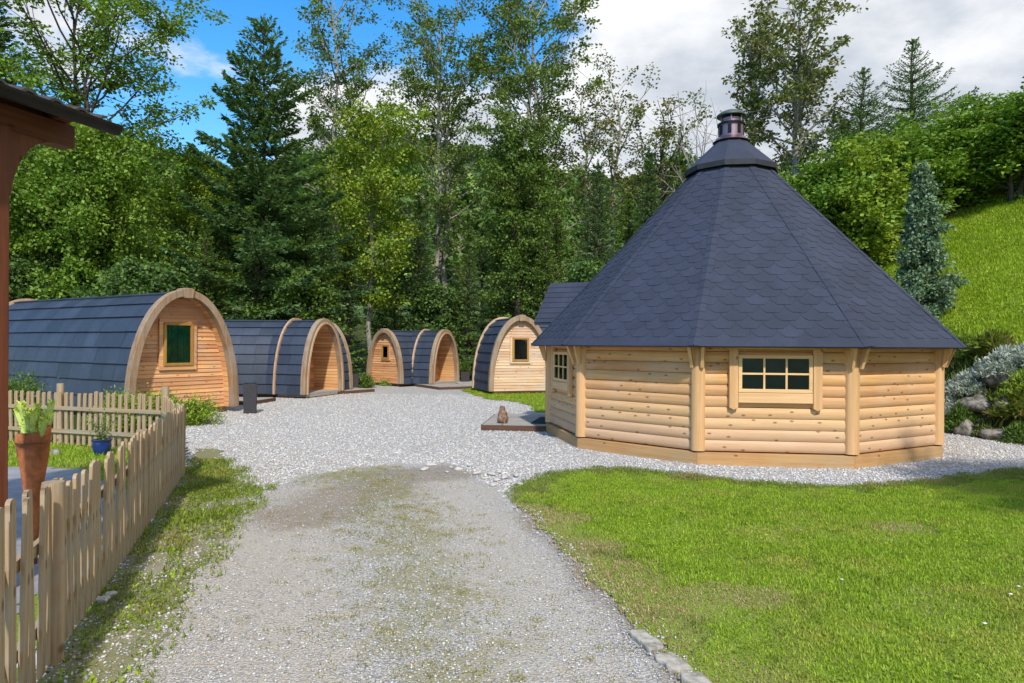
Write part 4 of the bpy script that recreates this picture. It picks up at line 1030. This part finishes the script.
def rockmesh(r, seed, flat=.65, sub=3):
    bm = bmesh.new(); bmesh.ops.create_icosphere(bm, subdivisions=sub, radius=r); rs = random.Random(seed); o = [rs.random()*9 for _ in range(6)]
    for v in bm.verts:
        c = v.co/r; k = 1+.16*math.sin(c.x*3+o[0])+.13*math.sin(c.y*4+o[1])+.12*math.sin(c.z*4+o[2])+.07*math.sin(c.x*9+c.y*8+o[3])+.04*math.sin(c.z*17+c.x*13+o[1])+.03*math.sin(c.y*23+c.z*9+o[2])
        v.co = Vector((c.x*k*r*(1+.3*math.sin(o[4])), c.y*k*r, c.z*k*r*flat))
    me = bpy.data.meshes.new('rock'); bm.to_mesh(me); bm.free(); me.polygons.foreach_set('use_smooth', [True]*len(me.polygons)); return me
def rock(name, label, x, y, z, r, seed, mat, cat='stone', group=None, flat=.65):
    me = rockmesh(r, seed, flat); me.materials.append(M[mat]); o = bpy.data.objects.new(name, me); link(o, None, (x, y, z), seed*1.3); tag(o, label, cat, group); return o
rock('garden_stone', 'grey stone on the garden paving left of the blue pot', *G(56,455), .02, .09, 3, 'rock')
for i, (px, py, r, lab) in enumerate(((38,664,.07,'pale stone at the foot of the thick fence post'),(104,603,.035,'small pale stone beside the pickets in the verge'),(112,598,.028,'smallest pale stone beside the pickets'))):
    rock('verge_stone', lab, *G(px,py), .02, r, 11+i, 'stone')
# cobbles beside lawn tip
GC = 'pale cobbles at the tip of the lawn'
cob = [(432,466),(443,463),(452,468),(460,470),(425,470),(492,475),(498,481),(505,478),(512,483),(486,479),(517,476),(500,473),(508,486),(494,486),(520,485),(478,474),(448,473),(470,466)]
meshes = [rockmesh(1.0, 40+i, .6, 2) for i in range(5)]
for me in meshes: me.materials.append(M['stone'])
for i, (px, py) in enumerate(cob):
    x, y = G(px, py); o = bpy.data.objects.new('cobble', meshes[i%5]); link(o, None, (x, y, .012), i*1.1); s = random.uniform(.022,.045); o.scale = (s*1.35, s, s*1.1); tag(o, 'pale flat cobble lying in the gravel where the drive meets the lawn tip', 'stone', GC)
# kerb stones
kp = gl([(636,632),(662,655),(688,676),(716,700)])
for i, lab in enumerate(('far pale kerb stone between drive and lawn', 'middle pale kerb stone between drive and lawn', 'nearest pale kerb stone between drive and lawn')):
    a, b = Vector(kp[i]), Vector(kp[i+1]); d = b-a; L = d.length*.96; k = MB(); J_ = lambda v: v+random.uniform(-.012,.012)
    k.prismz([(J_(.02),J_(-.05)),(L*.25,J_(-.06)),(L*.5,J_(-.055)),(L*.75,J_(-.06)),(J_(L-.02),J_(-.045)),(J_(L-.01),J_(.045)),(L*.7,J_(.055)),(L*.35,J_(.05)),(J_(.03),J_(.05))], -.05, (.030,.022,.036)[i])
    o = k.build('kerb_stone', M['kerb'], None, (a.x, a.y, 0), math.atan2(d.y, d.x), bevel=.012); tag(o, lab, 'kerb')

# juniper and shrubs near first pod
def lowshrub(name, label, px, py, rx, ry, h, leaf, n=9000, ls=.05, group=None, lean=.5):
    x, y = G(px, py); z0 = float(terr(x, y)); t = thing(name, label, 'shrub', (x, y, z0), 0, group); mb = MB(); Ps = []; Ds = []
    for i in range(60):
        a = random.random()*6.28; e = random.uniform(.15, 1.1); L = random.uniform(.5,1.0)
        d = np.array([math.cos(a)*math.cos(e)*rx, math.sin(a)*math.cos(e)*ry, math.sin(e)*h])*L
        m = 5; pts = [d*(j/m)+np.array([0,0,.02*j])+rng.normal(size=3)*.02*j/m for j in range(m+1)]; mb.tube(pts, [.012*(1-j/7) for j in range(m+1)], 4, False)
        k = n//60; s = .35+.65*rng.random(k); P = d[None,:]*s[:,None]+rng.normal(size=(k,3))*ls*1.5; P[:,2] = np.abs(P[:,2]); Ps.append(P); Ds.append(unit(d)[None,:]*lean+rng.normal(size=(k,3))*.45+np.array([0,0,.25]))
    mb.build('stem', M['bark_d'], t); P = np.concatenate(Ps); leafobj('foliage', leaves(P, np.concatenate(Ds), ls*rng.uniform(.7,1.4,len(P)), ls*.4), M[leaf], t); return t
lowshrub('juniper_shrub', 'bright green juniper shrub spreading at the left foot of the first pod gable', 178, 424, .95, .6, .62, 'juniper', 14000, .06)
lowshrub('juniper_shrub', 'green juniper reaching over the back fence before the long pod', 132, 428, .8, .5, .70, 'juniper', 9000, .06)
lowshrub('garden_shrub', 'dark green shrub beside the shelter post in front of the long pod', 14, 428, .75, .5, 1.15, 'leaf_mid', 9000, .07)
lowshrub('leafy_plant', 'bright green leafy clump between the second pod planter and the farthest pod', 364, 387.5, .24, .25, .36, 'leaf_mid', 2200, .09)
lowshrub('leafy_plant', 'low green clump at the base of the farthest pod window gable', 388, 385.5, .35, .12, .12, 'juniper', 900, .06)
# bank plants and rocks
GR = 'rocks in the planted bank right of the hut'
rk = 0
bl = [((8.08,12.2),.30),((8.22,11.55),.26),((8.45,11.0),.33),((8.8,10.55),.28),((9.2,10.2),.3),((8.35,12.3),.35),((8.55,11.6),.3),((8.8,11.2),.34),((9.3,10.7),.36),((8.05,13),.3),((8.75,12.2),.3),((9.1,11.5),.28)]
labs = ['mossy grey rock at the left end of the bank base','grey rock low in the bank second from its left end','large rock low in the middle of the bank','rock low in the bank near the right edge','rock at the bank base cut by the right edge','rock halfway up the bank near the hut corner','rock halfway up the bank below the silver plants','rock in the upper middle of the bank','upper bank rock near the right edge','rock behind the hut corner post','upper rock under the silver plants','upper right rock in the bank']
for ((x, y), r), lab in zip(bl, labs):
    rock('bank_rock', lab, x, y, float(terr(x, y))+.02, r*.85, 60+rk, 'rock', 'rock', GR, .75); rk += 1
def bankplant(label, x, y, rr, h, leaf, n, ls, name='bank_plant'):
    z0 = float(terr(x, y)); t = thing(name, label, 'plant', (x, y, z0), 0, 'plants growing on the bank right of the hut')
    u = rng.random(n); a = rng.random(n)*6.28; e = np.arcsin(rng.random(n)); r_ = rr*(.55+.5*rng.random(n))
    P = np.stack([np.cos(a)*np.cos(e)*r_, np.sin(a)*np.cos(e)*r_, np.sin(e)*h*(.5+.6*rng.random(n))-.05], -1); P[:,2] -= .25*(np.hypot(P[:,0],P[:,1])/rr)*rr
    # clumps
    P += .10*np.stack([np.sin(P[:,2]*23+P[:,1]*17), np.cos(P[:,0]*21), np.sin(P[:,0]*19+P[:,1]*25)], -1)*rr
    leafobj('foliage', leaves(P, P*np.array([.7,.7,.4])+np.array([0,0,.35])+rng.normal(size=(n,3))*.3, ls*rng.uniform(.6,1.4,n), ls*.32), M[leaf], t)
    mb = MB()
    for i in range(10):
        aa = random.random()*6.28; mb.tube([(0,0,-.05),(math.cos(aa)*rr*.4, math.sin(aa)*rr*.4, h*.4),(math.cos(aa)*rr*.7, math.sin(aa)*rr*.7, h*.6)], [.012,.009,.005], 4)
    mb.build('stem', M['bark_d'], t)
bp = [('large silvery white shrub on the bank at the right edge',9.25,11.9,.50,.32,'silver',14000,.06),('silvery shrub on the bank close to the hut corner',8.55,12.7,.42,.30,'silver',10000,.06),('silvery plant hanging over the upper right rocks',9.75,11.2,.5,.36,'silver',9000,.06),
 ('silvery grey tuft low beside the hut corner post',8.22,12.75,.33,.32,'silver',2500,.07),('small silvery tuft between the two silvery shrubs',8.85,12.25,.42,.38,'silver',3500,.08),
 ('dark green leafy plant at the bank base in the middle',8.35,11.15,.30,.35,'leaf_mid',2500,.08),('dry brown grass tuft drooping over the bank rocks',8.55,11.5,.34,.34,'grass_dull',2600,.14),('green leafy plant at the bank base near the right edge',8.75,10.65,.33,.34,'leaf_mid',2600,.09),
 ('bright green tuft halfway up the bank',8.75,11.6,.34,.34,'juniper',2600,.09),('green trailing plant beside the hut corner post',8.12,12.3,.28,.42,'leaf_mid',2200,.08),('yellow green tuft in the bank at the right edge',9.15,10.5,.36,.36,'juniper',2600,.10),('dry grass tuft above the silvery shrubs',9.1,12.9,.30,.25,'grass_dull',1800,.15),('green bush on the slope above the hut corner',8.9,13.6,.35,.3,'leaf_mid',3500,.06),
 ('reddish brown low plant between the bank rocks',8.2,11.75,.25,.25,'leaf_rusty',1800,.07)]
for b in bp: bankplant(*b)
bankplant('brown dead twiggy plant right of the blue spruce', PX(943,15.5), 15.5, .30, .8, 'leaf_rusty', 900, .07)

# ------------------------------------------------------------------ grass, stones (stuff)
def scatter(n, x0, x1, y0, y1, dens):
    x = rng.uniform(x0, x1, n); y = rng.uniform(y0, y1, n); k = rng.random(n) < dens(x, y); return x[k], y[k]
def blades(name, x, y, hmin, hmax, wd, leaf, label, lean=.45, zoff=.0):
    n = len(x); z = terr(x, y)+zoff; P = np.stack([x, y, z], -1); a = rng.random(n)*6.28; le = rng.random(n)*lean+.1
    D = np.stack([np.cos(a)*le, np.sin(a)*le, np.ones(n)*.8], -1); up = np.stack([np.cos(a), np.sin(a), rng.normal(size=n)*.3], -1)
    h = rng.uniform(hmin, hmax, n)*(1+.35*wob(x, y, 2.0)); V = leaves(P, D, np.maximum(h,.008), wd*rng.uniform(.7,1.3,n), up=up, fold=.1)
    o = leafobj(name, V, M[leaf]); struct(o, 'stuff'); o['label'] = label; return o
fr = lambda x, y: (np.abs(x/np.maximum(y,.1)) < .80+.4/np.maximum(y,.5)) & (y > 2.6)
x, y = scatter(650000, -.2, 9.5, 2.7, 9.0, lambda x, y: (lawn_in(x,y) > -.05-.03*wob(y,x,15))*fr(x,y)*np.where(lawn_in(x,y) < .5, .6+.5*lawn_in(x,y), .85)*(1-.45*(wob(x,y,3.2) > .45)))
edge = lawn_in(x, y) + .25*wob(x, y, 4) < .28
dryc = [G(600,570),G(585,545),G(650,600),G(700,612),G(730,600),G(905,530),G(560,520),G(640,640)]
dd_ = np.min([np.hypot((x-a)/1.3, y-b)/r for (a, b), r in zip(dryc, (.38,.3,.3,.25,.35,.25,.3,.25))], 0)
band = lawn_in(x, y) + .22*wob(x, y, 3.5) + rng.random(len(x))*.25
dry = (dd_+.35*wob(x, y, 9)+rng.random(len(x))*.5 < 1.0) | ((band < .42) & (y < 6.6)) | (rng.random(len(x)) < .04)
edge = edge & ~dry
kd = rng.random(len(x)) < .8
blades('dry_grass', x[dry&kd], y[dry&kd], .012, .030, .006, 'grass_dry', 'dry straw coloured patches in the lawn', 1.4, .007)
edge = edge & ~dry; sel_ = ~edge & ~dry
kc = sel_ & (wob(y, x, 5.5) > .25) & (rng.random(len(x)) < .05)
blades('clover', x[kc], y[kc], .012, .022, .024, 'grass', 'low broad leaved clover patches in the lawn', 2.5, .018)
blades('lawn_grass', x[sel_], y[sel_], .018, .042, .0065, 'grass', 'short bright green lawn grass in front of the round hut', 1.1, .006)
blades('lawn_edge_grass', x[edge], y[edge], .022, .055, .006, 'grass_dull', 'drier olive grass along the edge of the lawn', 1.1, .007)
x, y = scatter(160000, -4.4, -1.2, 2.4, 9, lambda x, y: (verge_in(x,y) > -.15)*np.clip(.75*(wob(x,y,4.5)+.15)+ (y > 6.0)*.5 + .25, .0, 1)*np.clip((verge_in(x,y)+.25)*1.6, 0, 1))
blades('verge_grass', x, y, .018, .055, .0075, 'grass_dull', 'patchy grass and weeds along the foot of the picket fence', 1.2, .004)
k = rng.random(len(x)) < .45; blades('verge_weeds', x[k], y[k], .015, .04, .016, 'grass', 'broad leaved green weeds in the verge by the fence', 1.8, .006)
x, y = scatter(160000, -3, 2, 2.6, 8.6, lambda x, y: (sdf(x,y,DRIVE) > 0)*np.clip(.55*f_moss(x,y)+.28*wob(x,y,9)+.12*wob(y,x,30)-.10, 0, 1)*.5)
tcx, tcy = scatter(2600, -2.6, 1.6, 2.6, 8.6, lambda x, y: (sdf(x,y,DRIVE) > .05)*np.clip(f_moss(x,y)*.9+.35*wob(x,y,3)+.12, 0, 1))
rp = rng.integers(10, 30, len(tcx)); tx = np.repeat(tcx, rp)+rng.normal(size=rp.sum())*.030; ty_ = np.repeat(tcy, rp)+rng.normal(size=rp.sum())*.030
blades('drive_tufts', tx, ty_, .008, .022, .007, 'grass_moss', 'little yellowish grass tufts dotted over the drive', 1.6, .003)
blades('drive_grass', x, y, .006, .018, .008, 'grass_dull', 'thin low moss and grass on the crown of the drive', 1.8, .003)
x, y = scatter(60000, -2.5, 3.2, 14.5, 24, lambda x, y: (sdf(x,y,PATCH)+.12*wob(x,y,5) > -.05)*1.0)
blades('patch_grass', x, y, .03, .07, .014, 'grass', 'bright grass before the pale gabled pod', 1.0, .003)
x, y = scatter(60000, -9, -2.5, 4, 11.5, lambda x, y: (sdf(x,y,GARDEN) > .05)*(sdf(x,y,PAVE) < -.02)*1.0)
blades('garden_grass', x, y, .03, .07, .012, 'grass', 'lawn grass inside the fenced garden', 1.0)
x, y = scatter(380000, 8, 24, 10, 26, lambda x, y: (sdf(x,y,BPOLY) > .9)*(np.abs(x/y) < .82)*1.0)
blades('meadow_grass', x, y, .05, .13, .018, 'meadow', 'bright unmown meadow grass on the slope at the right', .9, .01)
x, y = scatter(9000, 7.8, 11, 9.8, 14, lambda x, y: (sdf(x,y,BPOLY) > .02)*(sdf(x,y,BPOLY) < 1.2))
blades('bank_grass', x, y, .08, .26, .018, 'grass_dull', 'long wild grass growing between the bank rocks', .9)
# flowers in the lawn
fl = MB()
for px, py in [(1018,592),(1012,600),(846,585),(985,630)]:
    x_, y_ = G(px, py); fl.lathe([(.001,.03),(.011,.038),(.002,.042)], 8, (x_+random.uniform(-.02,.02), y_))
o = fl.build('daisies', M['petal']); struct(o, 'stuff'); o['label'] = 'tiny white daisies scattered in the lawn'
# loose stones
def stones(name, x, y, smin, smax, mat, label, z=.0):
    n = len(x); base = np.array([(1,0,0),(-1,0,0),(0,1,0),(0,-1,0),(0,0,1),(0,0,-1),(.6,.6,.5),(-.6,.55,.5),(.55,-.6,.5),(-.6,-.6,.45)], float)
    tri = np.array([(0,6,8),(0,2,6),(2,7,6),(2,1,7),(1,9,7),(1,3,9),(3,8,9),(3,0,8),(4,8,6),(4,6,7),(4,7,9),(4,9,8),(5,2,0),(5,1,2),(5,3,1),(5,0,3)])
    s = rng.uniform(smin, smax, n)*rng.uniform(.6,1.2,n); B = base[None]*(1+rng.normal(size=(n,10,1))*.14); B = B*s[:,None,None]*np.stack([rng.uniform(.8,1.5,n), rng.uniform(.7,1.1,n), rng.uniform(.45,.8,n)], -1)[:,None,:]
    a = rng.random(n)*6.28; c, sn = np.cos(a)[:,None], np.sin(a)[:,None]; X = B[:,:,0]*c-B[:,:,1]*sn+x[:,None]; Y = B[:,:,0]*sn+B[:,:,1]*c+y[:,None]
    V = np.stack([X, Y, B[:,:,2]+z+(s*.2)[:,None]], -1).reshape(-1,3); Fa = (tri[None]+(np.arange(n)*10)[:,None,None]).reshape(-1,3)
    me = arr_mesh(name, V, Fa, mat, np.repeat(rng.random(n), len(tri))); me.polygons.foreach_set('use_smooth', [True]*len(me.polygons))
    o = bpy.data.objects.new(name, me); link(o); struct(o, 'stuff'); o['label'] = label
def stonemat(name, c1, c2, c3):
    m, nt, out = newmat(name); t = NT(nt); r = t.n('Attribute', attribute_name='rnd').outputs['Fac']
    c = t.mix(r, c1, c2); c = t.mix(t.math('GREATER_THAN', t.math('FRACT', t.math('MULTIPLY', r, 5.7)), .78), c, c3)
    t.l(t.pbsdf(c, .85, spec=.3), out.inputs[0]); return m
SM = stonemat('loose_gravel', (.42,.41,.40), (.72,.70,.68), (.50,.44,.37)); SD = stonemat('drive_stones', (.26,.26,.27), (.66,.66,.67), (.46,.39,.30))
x, y = scatter(110000, -3.2, 3, 2.5, 8, lambda x, y: (sdf(x,y,DRIVE) > .0)*(1-.55*np.clip(f_rut(x,y)+f_darker(x,y),0,1))*np.clip(3.4/y,0,1)**1.3)
stones('drive_stones', x, y, .003, .008, SD, 'small loose stones on the drive', .002)
x, y = scatter(230000, -8, 9, 6.3, 21, lambda x, y: (sdf(x,y,YARD) > 0)*(sdf(x,y,DRIVE) < .1)*(lawn_in(x,y) < .03)*(verge_in(x,y) < .1)*(np.hypot(x-HC[0], y-HC[1]) > RW+.02)*(np.abs(x/y) < .8)*np.clip(9/y,0,1)**1.2)
stones('yard_stones', x, y, .007, .017, SM, 'pale loose gravel covering the yard', -.006)
x, y = scatter(16000, -3.6, -1.2, 2.4, 7.5, lambda x, y: (verge_in(x,y) > -.05)*(wob(x,y,4.5) < .25)*np.clip(4/y,0,1)**2)
stones('verge_stones', x, y, .004, .011, SD, 'loose pale stones among the verge weeds', .005)
x, y = scatter(9000, 0, 2.0, 3.0, 8.6, lambda x, y: (np.abs(lawn_in(x,y)) < .10+.05*wob(x,y,5))*.8)
stones('edge_stones', x, y, .004, .010, SD, 'loose stones and dirt along the lawn edge', .012)

# ------------------------------------------------------------------ cat
cx, cy = G(503.5, 424, .10); cat = MB()
def ell(c, r, n=14, m=10):
    vs = []; fs = []
    for i in range(m+1):
        ph = math.pi*i/m
        for k in range(n): th = 2*math.pi*k/n; vs.append((c[0]+r[0]*math.sin(ph)*math.cos(th), c[1]+r[1]*math.sin(ph)*math.sin(th), c[2]+r[2]*math.cos(ph)))
    for i in range(m):
        for k in range(n): fs.append((i*n+k, (i+1)*n+k, (i+1)*n+(k+1)%n, i*n+(k+1)%n))
    cat.add(vs, fs)
ell((0,.02,.08),(.108,.10,.085)); ell((0,.035,.155),(.092,.08,.095)); ell((0,.06,.215),(.068,.06,.06)); ell((0,.07,.268),(.056,.052,.048)); ell((.005,.118,.258),(.02,.02,.016))
for s in (-1, 1):
    ell((s*.062,.05,.045),(.035,.075,.045)); ell((s*.05,.12,.014),(.02,.035,.014)); ell((s*.025,.115,.09),(.018,.02,.085))
    cat.add([(s*.014,.07,.30),(s*.054,.07,.285),(s*.03,.09,.295),(s*.044,.072,.350)], [(0,1,3),(1,2,3),(2,0,3),(0,2,1)])
cat.tube([(0,-.05,.03),(.01,-.085,.012),(.0,-.115,-.02),(-.005,-.12,-.07),(.004,-.122,-.085)], [.02,.018,.017,.015,.010], 8)
co = cat.build('cat', M['fur'], None, (cx, cy+.12, .10), .25); rm = co.modifiers.new('remesh','REMESH'); rm.mode='VOXEL'; rm.voxel_size=.007; rm.use_smooth_shade=True
sm = co.modifiers.new('smooth','SMOOTH'); sm.iterations = 4; sm.factor = .5
tag(co, 'brown tabby cat sitting with its back turned on the deck edge', 'cat')

# ------------------------------------------------------------------ light, sky, camera
EL, AZ = R(45), R(-8)      # sun behind and left of the camera
S = Vector((-math.cos(EL)*math.sin(AZ), -math.cos(EL)*math.cos(AZ), math.sin(EL)))
sun = bpy.data.lights.new('sun', 'SUN'); sun.energy = 2.7; sun.angle = R(2.0); sun.color = (1, .95, .86)
so = bpy.data.objects.new('sun', sun); COL.objects.link(so); so.rotation_euler = S.to_track_quat('Z', 'Y').to_euler()
W = bpy.data.worlds.new('World'); SC.world = W; W.use_nodes = True; nt = W.node_tree; nt.nodes.clear(); t = NT(nt)
sky = t.n('TexSky'); sky.sky_type = 'NISHITA'; sky.sun_disc = False; sky.sun_elevation = EL; sky.sun_rotation = math.pi+AZ; sky.air_density = 1.2; sky.ozone_density = 3.0; sky.dust_density = .3
tc = t.n('TexCoord'); sep = t.n('SeparateXYZ'); t.l(tc.outputs['Generated'], sep.inputs[0])
zc_ = t.math('MAXIMUM', sep.outputs[2], .02); dn = t.math('ADD', zc_, .22)
cmb = t.n('CombineXYZ'); t.l(t.math('DIVIDE', sep.outputs[0], dn), cmb.inputs[0]); t.l(t.math('DIVIDE', sep.outputs[1], dn), cmb.inputs[1])
mp = t.n('Mapping'); mp.inputs['Location'].default_value = (3.1, 1.7, 0); t.l(cmb.outputs[0], mp.inputs[0])
n1 = t.noise(mp.outputs[0], 1.5, 9, .58)
yy = t.math('MAXIMUM', sep.outputs[1], .1); uu = t.math('DIVIDE', sep.outputs[0], yy); vv = t.math('DIVIDE', sep.outputs[2], yy)
low = t.math('MULTIPLY', t.sstep(uu, -.40, -.27), t.math('SUBTRACT', 1, t.sstep(vv, .32, .47)))
right = t.sstep(uu, -.02, .16)
bias = t.math('MAXIMUM', t.math('MULTIPLY', low, .24), t.math('MULTIPLY', right, .34))
cl = t.sstep(t.math('ADD', n1, bias), .545, .67)
n2 = t.noise(mp.outputs[0], 1.7, 8, .6)
ccol = t.mix(t.sstep(n2, .36, .66), (2.35,2.6,3.0), (4.3,4.35,4.45))
hs = t.n('HueSaturation'); hs.inputs['Saturation'].default_value = 1.4; t.l(sky.outputs[0], hs.inputs['Color'])
bg = t.n('Background'); bg.inputs['Strength'].default_value = .15; t.l(t.mix(cl, hs.outputs[0], ccol), bg.inputs[0])
wo = t.n('OutputWorld'); t.l(bg.outputs[0], wo.inputs[0])
cam = bpy.data.cameras.new('camera'); cam.lens = 36*F/1024; cam.shift_y = 2.75/1024; cam.clip_end = 5000; cam.clip_start = .05
cob_ = bpy.data.objects.new('camera', cam); COL.objects.link(cob_)
cob_.matrix_world = Matrix.Translation((0,0,H)) @ Matrix.Rotation(R(90), 4, 'X') @ Matrix.Rotation(.006, 4, 'Z')
SC.camera = cob_
SC.render.engine = 'CYCLES'; SC.cycles.max_bounces = 6; SC.cycles.transparent_max_bounces = 12
SC.view_settings.view_transform = 'Standard'; SC.view_settings.look = 'None'; SC.view_settings.exposure = 0.66; SC.view_settings.gamma = 1
